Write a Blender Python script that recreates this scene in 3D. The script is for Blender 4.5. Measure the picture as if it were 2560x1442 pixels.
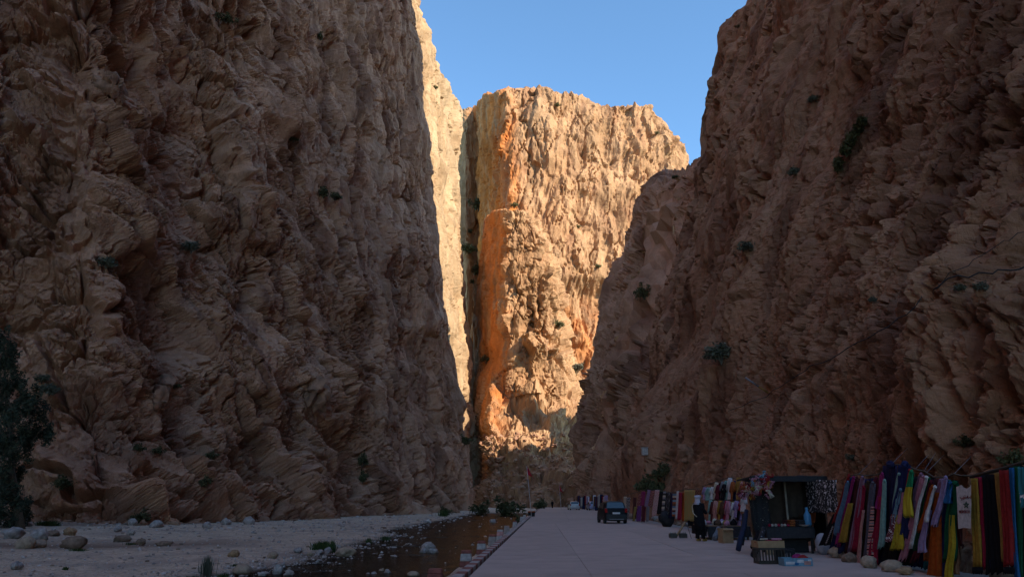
import bpy, bmesh, math, random
import numpy as np
from mathutils import Vector, Matrix
from math import radians as R

for o in list(bpy.data.objects):
    bpy.data.objects.remove(o)
scn = bpy.context.scene
COL = scn.collection
rng = random.Random(7)

# ------------------------------------------------------------------ camera
FPX = 1850.0                      # focal length in pixels of a 2560 px wide frame
CAM_Z = 1.5
PITCH = math.atan(531.0 / FPX)
cam_d = bpy.data.cameras.new("camera")
cam_d.sensor_width = 36.0
cam_d.lens = FPX / 2560.0 * 36.0
cam_d.clip_start = 0.1
cam_d.clip_end = 5000
cam = bpy.data.objects.new("camera", cam_d)
COL.objects.link(cam)
cam.location = (0, 0, CAM_Z)
cam.rotation_euler = (math.pi / 2 + PITCH, 0, 0)
scn.camera = cam

# ------------------------------------------------------------------ light
SUN_DIR = Vector((0.787, -0.616, 0.60)).normalized()      # towards the sun
SUN_EL = math.asin(SUN_DIR.z)
world = bpy.data.worlds.new("World")
scn.world = world
world.use_nodes = True
wn = world.node_tree
bg = wn.nodes["Background"]
sky = wn.nodes.new("ShaderNodeTexSky")
sky.sky_type = 'NISHITA'
sky.sun_disc = False
sky.sun_elevation = SUN_EL
sky.sun_rotation = math.atan2(SUN_DIR.x, SUN_DIR.y)
sky.altitude = 2200
sky.air_density = 1.0
sky.dust_density = 0.0
sky.ozone_density = 2.2
bg.inputs["Strength"].default_value = 0.145
tint = wn.nodes.new("ShaderNodeMix")
tint.data_type = 'RGBA'; tint.blend_type = 'MULTIPLY'
tint.inputs[0].default_value = 1.0
tint.inputs[7].default_value = (.80, 1.0, 1.01, 1)
wn.links.new(sky.outputs["Color"], tint.inputs[6])
wn.links.new(tint.outputs[2], bg.inputs["Color"])
sun_d = bpy.data.lights.new("sun", 'SUN')
sun_d.energy = 3.2
sun_d.angle = R(0.5)
sun_d.color = (1.0, 0.86, 0.68)
sun = bpy.data.objects.new("sun", sun_d)
COL.objects.link(sun)
sun.location = (60, -60, 300)
sun.rotation_euler = SUN_DIR.to_track_quat('Z', 'Y').to_euler()
scn.view_settings.view_transform = 'Standard'
scn.view_settings.look = 'None'
scn.view_settings.gamma = 1.0
scn.view_settings.use_curve_mapping = False
scn.view_settings.exposure = 1.27
scn.render.engine = 'CYCLES'
scn.cycles.max_bounces = 6
scn.cycles.diffuse_bounces = 3
scn.cycles.transparent_max_bounces = 12
scn.cycles.use_denoising = True
DENS = 0.79                        # vertices per output pixel on the rock faces

# ------------------------------------------------------------------ pixel <-> place
CP, SP = math.cos(PITCH), math.sin(PITCH)
def ray(px, py):
    u = (px - 1280.0) / FPX
    v = (721.0 - py) / FPX
    return np.array([u, CP - v * SP, SP + v * CP])
def at(px, py, Y):                # the point seen at a photograph pixel, Y metres ahead
    d = ray(px, py)
    return np.array([0, 0, CAM_Z]) + d * (Y / d[1])
def atx(px, py, X):               # ... on the vertical plane x = X
    d = ray(px, py)
    return np.array([0, 0, CAM_Z]) + d * (X / d[0])
def gnd(px, py, z=0.0):           # ... on the level z
    d = ray(px, py)
    return np.array([0, 0, CAM_Z]) + d * ((z - CAM_Z) / d[2])
def project(P):
    P = np.asarray(P, dtype=np.float64)
    q = P - np.array([0, 0, CAM_Z])
    dep = q[..., 1] * CP + q[..., 2] * SP
    upv = -q[..., 1] * SP + q[..., 2] * CP
    sd = np.where(np.abs(dep) < 1e-6, 1e-6, dep)
    return 1280 + FPX * q[..., 0] / sd, 721 - FPX * upv / sd, dep

# ------------------------------------------------------------------ numpy noise
F32 = np.float32
def _hash(ix, iy, iz, seed):
    h = (ix.astype(np.uint32) * np.uint32(374761393) + iy.astype(np.uint32) * np.uint32(668265263)
         + iz.astype(np.uint32) * np.uint32(2147483647) + np.uint32((seed * 1274126177) & 0xffffffff))
    h = (h ^ (h >> np.uint32(13))) * np.uint32(1274126177)
    h = (h ^ (h >> np.uint32(16))) * np.uint32(2246822519)
    return h ^ (h >> np.uint32(13))
def perlin(p, seed=0):
    p = np.asarray(p, dtype=F32)
    i = np.floor(p); f = p - i; i = i.astype(np.int64)
    w = f * f * f * (f * (f * 6 - 15) + 10)
    out = np.zeros(p.shape[:-1], F32)
    for dx in (0, 1):
        wx = w[..., 0] if dx else 1 - w[..., 0]
        for dy in (0, 1):
            wy = w[..., 1] if dy else 1 - w[..., 1]
            for dz in (0, 1):
                wz = w[..., 2] if dz else 1 - w[..., 2]
                h = _hash(i[..., 0] + dx, i[..., 1] + dy, i[..., 2] + dz, seed)
                gx = (h & np.uint32(1023)).astype(F32) / 511.5 - 1
                gy = ((h >> np.uint32(10)) & np.uint32(1023)).astype(F32) / 511.5 - 1
                gz = ((h >> np.uint32(20)) & np.uint32(1023)).astype(F32) / 511.5 - 1
                out += wx * wy * wz * (gx * (f[..., 0] - dx) + gy * (f[..., 1] - dy) + gz * (f[..., 2] - dz))
    return out * 1.25
def fbm(p, octv=4, seed=0, gain=0.5, lac=2.03):
    a, s, out = 1.0, 1.0, 0
    for k in range(octv):
        out = out + a * perlin(np.asarray(p) * s, seed + 17 * k)
        a *= gain; s *= lac
    return out
def ridged(p, octv=4, seed=0, gain=0.5):
    a, s, out = 1.0, 1.0, 0
    for k in range(octv):
        out = out + a * (1 - 2.2 * np.abs(perlin(np.asarray(p) * s, seed + 29 * k)))
        a *= gain; s *= 2.07
    return out
def worley(p, seed=0, facet=False):   # F1, F2, a random value of the nearest cell (and its own slanting plane)
    p = np.asarray(p, dtype=F32)
    i = np.floor(p); f = p - i; i = i.astype(np.int64)
    f1 = np.full(p.shape[:-1], 9, F32); f2 = f1.copy()
    hh = np.zeros(p.shape[:-1], np.uint32); off = np.zeros(p.shape, F32)
    for dx in (-1, 0, 1):
        for dy in (-1, 0, 1):
            for dz in (-1, 0, 1):
                h = _hash(i[..., 0] + dx, i[..., 1] + dy, i[..., 2] + dz, seed)
                ox = (h & np.uint32(1023)).astype(F32) / 1023 + dx - f[..., 0]
                oy = ((h >> np.uint32(10)) & np.uint32(1023)).astype(F32) / 1023 + dy - f[..., 1]
                oz = ((h >> np.uint32(20)) & np.uint32(1023)).astype(F32) / 1023 + dz - f[..., 2]
                d = ox * ox + oy * oy + oz * oz
                near = d < f1
                f2 = np.where(near, f1, np.minimum(f2, d))
                hh = np.where(near, h, hh)
                if facet:
                    off[..., 0] = np.where(near, ox, off[..., 0]); off[..., 1] = np.where(near, oy, off[..., 1]); off[..., 2] = np.where(near, oz, off[..., 2])
                f1 = np.where(near, d, f1)
    g = hh * np.uint32(2654435761)
    cid = (g >> np.uint32(16)).astype(F32) / 65535
    if not facet: return np.sqrt(f1), np.sqrt(f2), cid
    g2 = (g ^ (g >> np.uint32(15))) * np.uint32(2246822519)
    fac = sum((((g2 >> np.uint32(s)) & np.uint32(1023)).astype(F32) / 511.5 - 1) * off[..., k] for k, s in ((0, 0), (1, 10), (2, 20)))
    return np.sqrt(f1), np.sqrt(f2), cid, fac
def sstep(a, b, x):
    t = np.clip((x - a) / (b - a), 0, 1)
    return t * t * (3 - 2 * t)

# ------------------------------------------------------------------ object helpers
def link(o, parent=None):
    COL.objects.link(o)
    if parent is not None:
        o.parent = parent
    return o
def tag(o, label=None, cat=None, group=None, kind=None):
    if label: o["label"] = label
    if cat: o["category"] = cat
    if group: o["group"] = group
    if kind: o["kind"] = kind
    return o
def thing(name, label, cat, loc=(0, 0, 0), rz=0.0, group=None):
    o = bpy.data.objects.new(name, None)
    o.empty_display_size = 0.2
    o.location = loc
    o.rotation_euler = (0, 0, rz)
    link(o)
    return tag(o, label, cat, group)
def obj(name, me, mat=None, parent=None, loc=None, rz=None):
    if isinstance(me, bmesh.types.BMesh):
        m = bpy.data.meshes.new(name)
        me.normal_update()
        me.to_mesh(m); me.free(); me = m
    if mat is not None and not me.materials:
        for mm in (mat if isinstance(mat, (list, tuple)) else [mat]):
            me.materials.append(mm)
    o = bpy.data.objects.new(name, me)
    if loc is not None: o.location = loc
    if rz is not None: o.rotation_euler = (0, 0, rz)
    return link(o, parent)
def dup(root, loc=None, rz=None, label=None, group=None, scale=None, parent=None, matmap=None):
    c = root.copy()
    COL.objects.link(c)
    if parent is not None: c.parent = parent
    if loc is not None: c.location = loc
    if rz is not None: c.rotation_euler = (0, 0, rz)
    if scale is not None: c.scale = scale
    if label: c["label"] = label
    if group: c["group"] = group
    for ch in root.children:
        dup(ch, parent=c)
    return c
def smooth(me, flag=True):
    me.polygons.foreach_set("use_smooth", [flag] * len(me.polygons))
def mesh_np(name, V, Fc, sm=True):
    me = bpy.data.meshes.new(name)
    V = np.ascontiguousarray(V, dtype=F32); Fc = np.ascontiguousarray(Fc, dtype=np.int32)
    k = Fc.shape[1]
    me.vertices.add(len(V)); me.vertices.foreach_set("co", V.ravel())
    me.loops.add(Fc.size); me.loops.foreach_set("vertex_index", Fc.ravel())
    me.polygons.add(len(Fc))
    me.polygons.foreach_set("loop_start", np.arange(0, Fc.size, k, dtype=np.int32))
    me.polygons.foreach_set("use_smooth", np.full(len(Fc), sm, dtype=bool))
    me.update(calc_edges=True)
    return me
def set_attr(me, name, arr):
    a = me.attributes.new(name, 'FLOAT', 'POINT')
    a.data.foreach_set("value", np.ascontiguousarray(arr, dtype=F32).ravel())
def grid_faces(nu, nv):
    i = np.arange(nu - 1)[:, None] * nv + np.arange(nv - 1)[None, :]
    i = i.ravel()
    return np.stack([i, i + nv, i + nv + 1, i + 1], 1)

# bmesh pieces
def bx(bm, c, s, rz=0.0, M=None, bev=0.0, taper=None):
    v = []
    for dz in (-.5, .5):
        k = 1.0 if (taper is None or dz < 0) else taper
        for dx, dy in ((-.5, -.5), (.5, -.5), (.5, .5), (-.5, .5)):
            p = Vector((dx * s[0] * k, dy * s[1] * k, dz * s[2]))
            if rz: p = Matrix.Rotation(rz, 3, 'Z') @ p
            if M is not None: p = M @ p
            v.append(bm.verts.new(p + Vector(c)))
    fs = [bm.faces.new([v[i] for i in q]) for q in ((3, 2, 1, 0), (4, 5, 6, 7), (0, 1, 5, 4), (1, 2, 6, 5), (2, 3, 7, 6), (3, 0, 4, 7))]
    if bev:
        es = list({e for f in fs for e in f.edges})
        bmesh.ops.bevel(bm, geom=es, offset=bev, segments=1, affect='EDGES')
def tube(bm, pts, rad, n=8, cap=True):
    pts = [Vector(p) for p in pts]
    if not isinstance(rad, (list, tuple)): rad = [rad] * len(pts)
    rings = []
    for i, p in enumerate(pts):
        d = (pts[min(i + 1, len(pts) - 1)] - pts[max(i - 1, 0)]).normalized()
        a = Vector((0, 0, 1)) if abs(d.z) < .9 else Vector((1, 0, 0))
        x = d.cross(a).normalized(); y = d.cross(x)
        rings.append([bm.verts.new(p + (x * math.cos(t) + y * math.sin(t)) * rad[i]) for t in [2 * math.pi * k / n for k in range(n)]])
    for a, b in zip(rings, rings[1:]):
        for k in range(n):
            f = bm.faces.new((a[k], b[k], b[(k + 1) % n], a[(k + 1) % n])); f.smooth = True
    if cap:
        bm.faces.new(rings[0]); bm.faces.new(list(reversed(rings[-1])))
def lathe(bm, prof, n=16, c=(0, 0, 0), sx=1.0, sy=1.0):
    rings = []
    for r, z in prof:
        rings.append([bm.verts.new((c[0] + sx * r * math.cos(t), c[1] + sy * r * math.sin(t), c[2] + z)) for t in [2 * math.pi * k / n for k in range(n)]])
    for a, b in zip(rings, rings[1:]):
        for k in range(n):
            f = bm.faces.new((a[k], a[(k + 1) % n], b[(k + 1) % n], b[k])); f.smooth = True
    bm.faces.new(list(reversed(rings[0]))); bm.faces.new(rings[-1])

# ------------------------------------------------------------------ materials
MATS = {}
def nn(nt, t, **kw):
    n = nt.nodes.new(t)
    for k, v in kw.items(): setattr(n, k, v)
    return n
def plain(name, col, rough=.8, var=.25, scale=6.0, metal=0.0, bump=0.0, spec=.4, coat=0.0):
    """colour with grain: noise shifts the value, optional bump"""
    if name in MATS: return MATS[name]
    m = bpy.data.materials.new(name); m.use_nodes = True
    nt = m.node_tree; b = nt.nodes["Principled BSDF"]
    tc = nn(nt, "ShaderNodeTexCoord")
    nz = nn(nt, "ShaderNodeTexNoise"); nz.inputs["Scale"].default_value = scale; nz.inputs["Detail"].default_value = 6
    nt.links.new(tc.outputs["Object"], nz.inputs["Vector"])
    mx = nn(nt, "ShaderNodeMix", data_type='RGBA')
    c = list(col)
    mx.inputs[6].default_value = [max(0, x * (1 - var)) for x in c] + [1]
    mx.inputs[7].default_value = [min(1, x * (1 + var)) for x in c] + [1]
    mr = nn(nt, "ShaderNodeMapRange"); mr.inputs[1].default_value = .3; mr.inputs[2].default_value = .7
    nt.links.new(nz.outputs["Fac"], mr.inputs[0]); nt.links.new(mr.outputs[0], mx.inputs[0])
    nt.links.new(mx.outputs[2], b.inputs["Base Color"])
    b.inputs["Roughness"].default_value = rough
    b.inputs["Metallic"].default_value = metal
    b.inputs["Specular IOR Level"].default_value = spec
    if coat: b.inputs["Coat Weight"].default_value = coat; b.inputs["Coat Roughness"].default_value = .05
    if bump:
        bp = nn(nt, "ShaderNodeBump"); bp.inputs["Strength"].default_value = .6; bp.inputs["Distance"].default_value = bump
        nt.links.new(nz.outputs["Fac"], bp.inputs["Height"]); nt.links.new(bp.outputs[0], b.inputs["Normal"])
    MATS[name] = m
    return m
def rock_mat(name, base, pale, dark, stain_glow, fine=1.0, bump=0.25):
    """limestone: patches of pale and dark rock, cell tints, stain and varnish masks from the mesh, fine relief"""
    m = bpy.data.materials.new(name); m.use_nodes = True
    nt = m.node_tree; L = nt.links; b = nt.nodes["Principled BSDF"]
    b.inputs["Roughness"].default_value = .92
    b.inputs["Specular IOR Level"].default_value = .15
    tc = nn(nt, "ShaderNodeTexCoord")
    mp = nn(nt, "ShaderNodeMapping"); mp.inputs["Scale"].default_value = (1, 1, .45)
    L.new(tc.outputs["Object"], mp.inputs["Vector"])
    def noise(scale, detail=8, rough=.6, vec=None):
        n = nn(nt, "ShaderNodeTexNoise"); n.inputs["Scale"].default_value = scale
        n.inputs["Detail"].default_value = detail; n.inputs["Roughness"].default_value = rough
        L.new(vec if vec is not None else mp.outputs[0], n.inputs["Vector"]); return n
    def rng_(src, a, c, lo=0.0, hi=1.0):
        r = nn(nt, "ShaderNodeMapRange"); r.clamp = True
        r.inputs[1].default_value = a; r.inputs[2].default_value = c; r.inputs[3].default_value = lo; r.inputs[4].default_value = hi
        L.new(src, r.inputs[0]); return r.outputs[0]
    def mix(fac, a, c, mode='MIX'):
        x = nn(nt, "ShaderNodeMix", data_type='RGBA'); x.blend_type = mode
        if isinstance(fac, float): x.inputs[0].default_value = fac
        else: L.new(fac, x.inputs[0])
        for s, v in ((6, a), (7, c)):
            if isinstance(v, tuple): x.inputs[s].default_value = v + (1,)
            else: L.new(v, x.inputs[s])
        return x.outputs[2]
    def attr(n):
        a = nn(nt, "ShaderNodeAttribute"); a.attribute_name = n; return a.outputs["Fac"]
    n1 = noise(.11 * fine); n2 = noise(.5 * fine); n3 = noise(2.6 * fine, 6, .7)
    c = mix(rng_(n1.outputs["Fac"], .38, .66), base, pale)
    c = mix(rng_(n2.outputs["Fac"], .52, .74, 0, .75), c, dark)
    c = mix(rng_(n3.outputs["Fac"], .35, .7, 0, .5), c, pale)
    n4 = noise(9 * fine, 5, .7)
    c = mix(rng_(n4.outputs["Fac"], .5, .68, 0, .5), c, dark)
    c = mix(attr("pale"), c, pale)
    c = mix(attr("stain_glow"), c, stain_glow)
    c = mix(attr("varnish"), c, dark)
    cellv = rng_(attr("cell"), .1, .9, .62, 1.28)
    comb = nn(nt, "ShaderNodeCombineColor"); 
    for k in range(3): L.new(cellv, comb.inputs[k])
    c = mix(1.0, c, comb.outputs[0], 'MULTIPLY')
    L.new(c, b.inputs["Base Color"])
    h1 = noise(1.1 * fine, 10, .62); 
    vo = nn(nt, "ShaderNodeTexVoronoi"); vo.feature = 'DISTANCE_TO_EDGE'; vo.inputs["Scale"].default_value = .8 * fine
    wp = nn(nt, "ShaderNodeMix", data_type='RGBA'); wp.blend_type = 'LINEAR_LIGHT'; wp.inputs[0].default_value = .35
    L.new(mp.outputs[0], wp.inputs[6]); L.new(n2.outputs["Color"], wp.inputs[7]); L.new(wp.outputs[2], vo.inputs["Vector"])
    ck0 = rng_(vo.outputs["Distance"], 0, .07, -1, 0)
    ck1 = nn(nt, "ShaderNodeMath", operation='MULTIPLY'); L.new(ck0, ck1.inputs[0]); L.new(rng_(n1.outputs["Fac"], .5, .65, 0, .22), ck1.inputs[1]); ck = ck1.outputs[0]
    ad = nn(nt, "ShaderNodeMath", operation='ADD'); L.new(h1.outputs["Fac"], ad.inputs[0]); L.new(ck, ad.inputs[1])
    bp = nn(nt, "ShaderNodeBump"); bp.inputs["Strength"].default_value = .9; bp.inputs["Distance"].default_value = bump / fine
    L.new(ad.outputs[0], bp.inputs["Height"]); L.new(bp.outputs[0], b.inputs["Normal"])
    return m
# ------------------------------------------------------------------ rock faces
ROCK_V = []                       # all rock vertices, to find where a pixel meets the rock
def cat_rom(C, x, ten=.3):
    """Catmull-Rom along axis 0 of C at fractional indices x"""
    n = len(C); i = np.clip(np.floor(x).astype(int), 0, n - 2); f = (x - i).reshape(-1, *([1] * (C.ndim - 1)))
    p0 = C[np.maximum(i - 1, 0)]; p1 = C[i]; p2 = C[i + 1]; p3 = C[np.minimum(i + 2, n - 1)]
    m1 = ten * (p2 - p0); m2 = ten * (p3 - p1); f2 = f * f; f3 = f2 * f
    return (2 * f3 - 3 * f2 + 1) * p1 + (f3 - 2 * f2 + f) * m1 + (3 * f2 - 2 * f3) * p2 + (f3 - f2) * m2
def column(pts, T, pw):
    P = np.array(pts, float)
    d = np.concatenate([[0], np.cumsum(np.linalg.norm(np.diff(P, axis=0), axis=1))])
    q = d[-1] * np.linspace(0, 1, T) ** pw
    return np.stack([np.interp(q, d, P[:, k]) for k in range(3)], 1)
def spacing(P, axis, step, graze=3.0):
    """parameter values along an axis, so that neighbours are about `step` photo pixels apart where the frame sees them"""
    x, y, dep = project(P)
    ok = (dep > 3) & (x > -360) & (x < 3000) & (y > -60) & (y < 1500)
    dx = np.hypot(np.diff(x, axis=axis), np.diff(y, axis=axis))
    k = np.logical_and(np.take(ok, range(0, ok.shape[axis] - 1), axis), np.take(ok, range(1, ok.shape[axis]), axis))
    dw = np.linalg.norm(np.diff(P, axis=axis), axis=2)
    dm = np.minimum(np.take(dep, range(0, ok.shape[axis] - 1), axis), np.take(dep, range(1, ok.shape[axis]), axis))
    w = np.where(k, np.maximum(dx / step, dw / np.maximum(dm, 3) * FPX / step / graze), 0)
    other = 1 - axis
    wm = np.minimum(np.sort(w, axis=other).take(-3, axis=other), 400 / step)
    wm = np.maximum(wm, np.quantile(dw, .9, axis=other) / 5.0)     # at most 5 m apart out of sight
    cum = np.concatenate([[0], np.cumsum(wm)])
    n = int(cum[-1]) + 2
    return np.interp(np.linspace(0, cum[-1], n), cum, np.arange(len(cum)))
def cliff(name, cols, dispfn, mat, label, T=72, step=None, flip=False, pw=1.4, graze=3.0, st=1.0):
    if step is None: step = 2.5 * 1.15 / DENS
    C = np.stack([column(c, T, pw) for c in cols])
    nc = len(cols)
    s0 = np.linspace(0, nc - 1, 24 * (nc - 1) + 1); t0 = np.linspace(0, T - 1, 4 * T)
    def ev(s, t):
        A = cat_rom(C, s); return np.transpose(cat_rom(np.transpose(A, (1, 0, 2)), t, .5), (1, 0, 2))
    P0 = ev(s0, t0)
    s = np.interp(spacing(P0, 0, step, graze), np.arange(len(s0)), s0)
    t = np.interp(spacing(P0, 1, step * st), np.arange(len(t0)), t0)
    P = ev(s, t)
    N = np.cross(np.gradient(P, axis=0), np.gradient(P, axis=1))
    N /= np.linalg.norm(N, axis=2, keepdims=True) + 1e-9
    if flip: N = -N
    nu, nv = P.shape[:2]
    # full detail only where the place around the frame can see it, 6 x 6 cells merged elsewhere
    x, y, dep = project(P)
    V = np.array([0, 0, CAM_Z]) - P
    fc = (V * N).sum(2) / np.linalg.norm(V, axis=2)
    seen = (dep > 3) & (x > -420) & (x < 3150) & (y > -130) & (y < 1480) & (fc > -.30)
    B = 6
    bu, bv = (nu - 1 + B - 1) // B, (nv - 1 + B - 1) // B
    blk = np.zeros((bu, bv), bool)
    ii, jj = np.nonzero(seen)
    for a in (0, 1):
        for c in (0, 1):
            blk[np.clip((ii - a) // B, 0, bu - 1), np.clip((jj - c) // B, 0, bv - 1)] = True
    qd = np.repeat(np.repeat(blk, B, 0), B, 1)[:nu - 1, :nv - 1]
    Fd = grid_faces(nu, nv)[qd.ravel()]
    bi, bj = np.nonzero(~blk)
    u0, u1, v0, v1 = bi * B, np.minimum(bi * B + B, nu - 1), bj * B, np.minimum(bj * B + B, nv - 1)
    Fk = np.stack([u0 * nv + v0, u1 * nv + v0, u1 * nv + v1, u0 * nv + v1], 1)
    Fc = np.concatenate([Fd, Fk])
    used, Fc = np.unique(Fc, return_inverse=True)
    Fc = Fc.reshape(-1, 4)
    if flip: Fc = Fc[:, ::-1]
    Pu, Nu = P.reshape(-1, 3)[used], N.reshape(-1, 3)[used]
    su = np.repeat(s[:, None], nv, 1).ravel()[used]
    d, at_ = dispfn(Pu.astype(F32), su, Nu)
    Q = Pu + Nu * d[..., None]
    me = mesh_np(name, Q, Fc, False)
    for k in ("pale", "stain_glow", "varnish", "cell"):
        set_attr(me, k, np.broadcast_to(at_.get(k, np.zeros(1, F32)), (len(Q),)))
    ROCK_V.append(Q.astype(F32))
    o = obj(name, me, mat)
    tag(o, label, kind="structure")
    print(name, nu, nv, len(Q))
    return o
def on_rock(px, py, tol=6.0):
    """the front-most rock vertex seen near a pixel"""
    P = on_rock.P
    m = (np.abs(on_rock.x - px) < tol) & (np.abs(on_rock.y - py) < tol) & (on_rock.d > 2)
    k = np.nonzero(m)[0]
    if not len(k): return None
    return P[k[np.argmin(on_rock.d[k])]].astype(float)
def index_rock():
    on_rock.P = np.concatenate(ROCK_V)
    on_rock.x, on_rock.y, on_rock.d = project(on_rock.P)

def blocks(p, size, elong, seed, tilt=None):
    """blocks with open joints: cell = size metres, stretched by elong along z; every block has its own slanting face"""
    q = p.copy()
    if tilt is not None:
        q = np.stack([p[..., 0] + tilt[0] * p[..., 2], p[..., 1] + tilt[1] * p[..., 2], p[..., 2]], -1)
    q = q / np.array([size, size, size * elong], F32)
    f1, f2, c, fac = worley(q, seed, True)
    e = f2 - f1
    k = sstep(0, .13, e)              # a narrow joint, open between two blocks
    return fac * k - .16 * (1 - k), e, .5 + (c - .5) * k
def warp(p, size, amp, seed):
    return p + amp * np.stack([fbm(p / size, 3, seed), fbm(p / size, 3, seed + 101), fbm(p / size, 3, seed + 202)], -1).astype(F32)

def grain(P, tilt):
    return P if tilt is None else np.stack([P[..., 0] + tilt[0] * P[..., 2], P[..., 1] + tilt[1] * P[..., 2], P[..., 2]], -1)
def fissures(T, P, size, elong, seed, width=.05):
    """long open cracks that run with the grain, broken into lengths: 1 in a crack"""
    q = T / np.array([size, size, size * elong], F32)
    f = np.abs(perlin(q + .22 * fbm(P / (size * .4), 2, seed + 1)[..., None], seed))
    return (1 - sstep(width * .3, width, f)) * sstep(0, .25, perlin(P / (size * 1.3), seed + 2))
def rock_disp(P, sc=1.0, big=1.0, elong=1.7, seed=1, tilt=None, flute=.0, fine=1.0, rough=1.0, slab=0.45, crack=1.0, crev=1.0):
    """relief in metres of one rock face; sc is the size of its main blocks in metres"""
    w = warp(P, sc * .9, sc * .16, seed)
    m = sstep(-.2, .3, fbm(P / (sc * 4.0), 2, seed + 5))                # blocky here, slabby there
    m2 = slab + (1 - slab) * m
    d = big * sc * .9 * fbm(P / (sc * 4.5), 3, seed + 9)
    T_ = grain(P, tilt)
    rib = ridged(T_ / np.array([sc * 1.5, sc * 1.5, sc * 9], F32), 3, seed + 13)
    d = d + (flute + .25 * (1 - m)) * sc * .40 * (rib - .8)
    a, e1, c1 = blocks(w, sc * 1.7, elong, seed + 21, tilt)
    d = d + rough * m2 * sc * (.85 * a + .35 * (c1 - .5))
    b, e2, c2 = blocks(w + 3.1, sc * .75, elong * .9, seed + 33, tilt)
    d = d + rough * m2 * sc * (.40 * b + .15 * (c2 - .5))
    g, e3, c3 = blocks(w, sc * .33, elong * .8, seed + 45, tilt)
    d = d + rough * fine * (.3 + .7 * m) * sc * (.17 * g + .05 * (c3 - .5))
    h, e4, c4 = blocks(P, sc * .15, max(1, elong * .6), seed + 49, tilt)
    d = d + rough * fine * sc * .06 * h
    cell = .3 * c1 + .3 * c2 + .25 * c3 + .15 * c4
    d = d + rough * sc * .06 * fbm(P / (sc * .6), 5, seed + 57, .55)
    d = d - crack * sc * (.50 * fissures(T_, P, sc * 3.2, 5.0, seed + 77) + .22 * fissures(T_, P, sc * 1.3, 4.0, seed + 87, .07))
    # open crevices round some of the blocks
    v1, v2 = perlin(P / (sc * 2.6), seed + 63), perlin(P / (sc * 1.2), seed + 64)
    d = d - crev * sc * (.42 * (1 - sstep(.01, .075, e1)) * sstep(-.15, .2, v1) + .26 * (1 - sstep(.01, .11, e2)) * sstep(-.1, .25, v2) + .10 * (1 - sstep(.02, .16, e3)) * sstep(-.2, .2, v1 + v2))
    va = sstep(.05, .5, fbm(P / np.array([sc * 1.3, sc * 1.3, sc * 9], F32), 4, seed + 91)) * .75
    return d, {"cell": cell, "varnish": va}

def up_col(base, back, lean, zs):
    """a column of points: base (x, y), horizontal direction into the rock, [(z, offset)...]"""
    return [(base[0] + back[0] * o, base[1] + back[1] * o, z) for z, o in zip(zs, lean)]
def sil(pts, Y):
    return [tuple(at(px, py, Y if not callable(Y) else Y(py))) for px, py in pts]
# ------------------------------------------------------------------ the gorge
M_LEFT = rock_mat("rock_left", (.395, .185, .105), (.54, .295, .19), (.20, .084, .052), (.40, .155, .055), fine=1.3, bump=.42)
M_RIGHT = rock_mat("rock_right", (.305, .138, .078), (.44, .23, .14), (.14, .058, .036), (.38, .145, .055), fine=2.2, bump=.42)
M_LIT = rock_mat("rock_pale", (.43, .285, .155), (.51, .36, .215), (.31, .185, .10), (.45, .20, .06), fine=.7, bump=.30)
M_BACK = rock_mat("rock_back", (.41, .225, .108), (.50, .305, .165), (.26, .125, .068), (.58, .19, .04), fine=.6, bump=.40)  # last colour: iron orange, saturated to include the bounced glow

GZ = -0.9
# --- left wall, from behind the camera to its corner
zsL = [-3, 0, 6, 14, 30, 60, 110, 170, 235]
slopeA = [-1.5, 0, 3.4, 7.0, 12, 20, 30, 42, 54]
slopeB = [-1.0, 0, 2.0, 4.0, 7.5, 13, 22, 32, 43]
def lw(px, py, lean, back):
    g = gnd(px, py, GZ); return up_col((g[0], g[1]), back, lean, zsL)
cornerL = sil([(1184, 1280), (1178, 1180), (1170, 1100), (1152, 980), (1140, 900), (1120, 760), (1108, 660), (1103, 600), (1094, 500),
               (1085, 380), (1075, 250), (1063, 130), (1046, 20), (1030, -100), (1004, -300), (985, -420)], 190)
ext = lambda c, *d: c + [(c[-1][0] + x, c[-1][1] + y, c[-1][2] + z) for x, y, z in d]
B1 = (-.97, .22)
colsL = [up_col((-66, -190), (-1, 0), slopeA, zsL), up_col((-64, -70), (-1, 0), slopeA, zsL), up_col((-60, 0), (-.98, .1), slopeA, zsL),
         up_col((-53, 38), (-.95, .2), slopeA, zsL), lw(0, 1322, slopeA, (-.9, .43)), lw(300, 1318, slopeA, (-.85, .5)),
         lw(600, 1304, slopeA, (-.9, .43)), lw(760, 1298, [.5 * (a + b) for a, b in zip(slopeA, slopeB)], B1), lw(900, 1290, slopeB, B1),
         lw(1010, 1286, slopeB, B1), lw(1110, 1281, slopeB, (-.98, .15))]
colsL = [ext(c, (-12, 3, 6), (-70, 10, 12)) for c in colsL]
colsL.append(ext(cornerL, (-10, 6, 5), (-60, 40, 10)))
colsL.append(ext(up_col((-34, 214), (-1, .2), slopeB, zsL), (-10, 6, 5), (-40, 40, 10)))
colsL.append(ext(up_col((-90, 222), (-1, .2), slopeB, zsL), (-10, 6, 5), (-40, 40, 10)))
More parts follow.
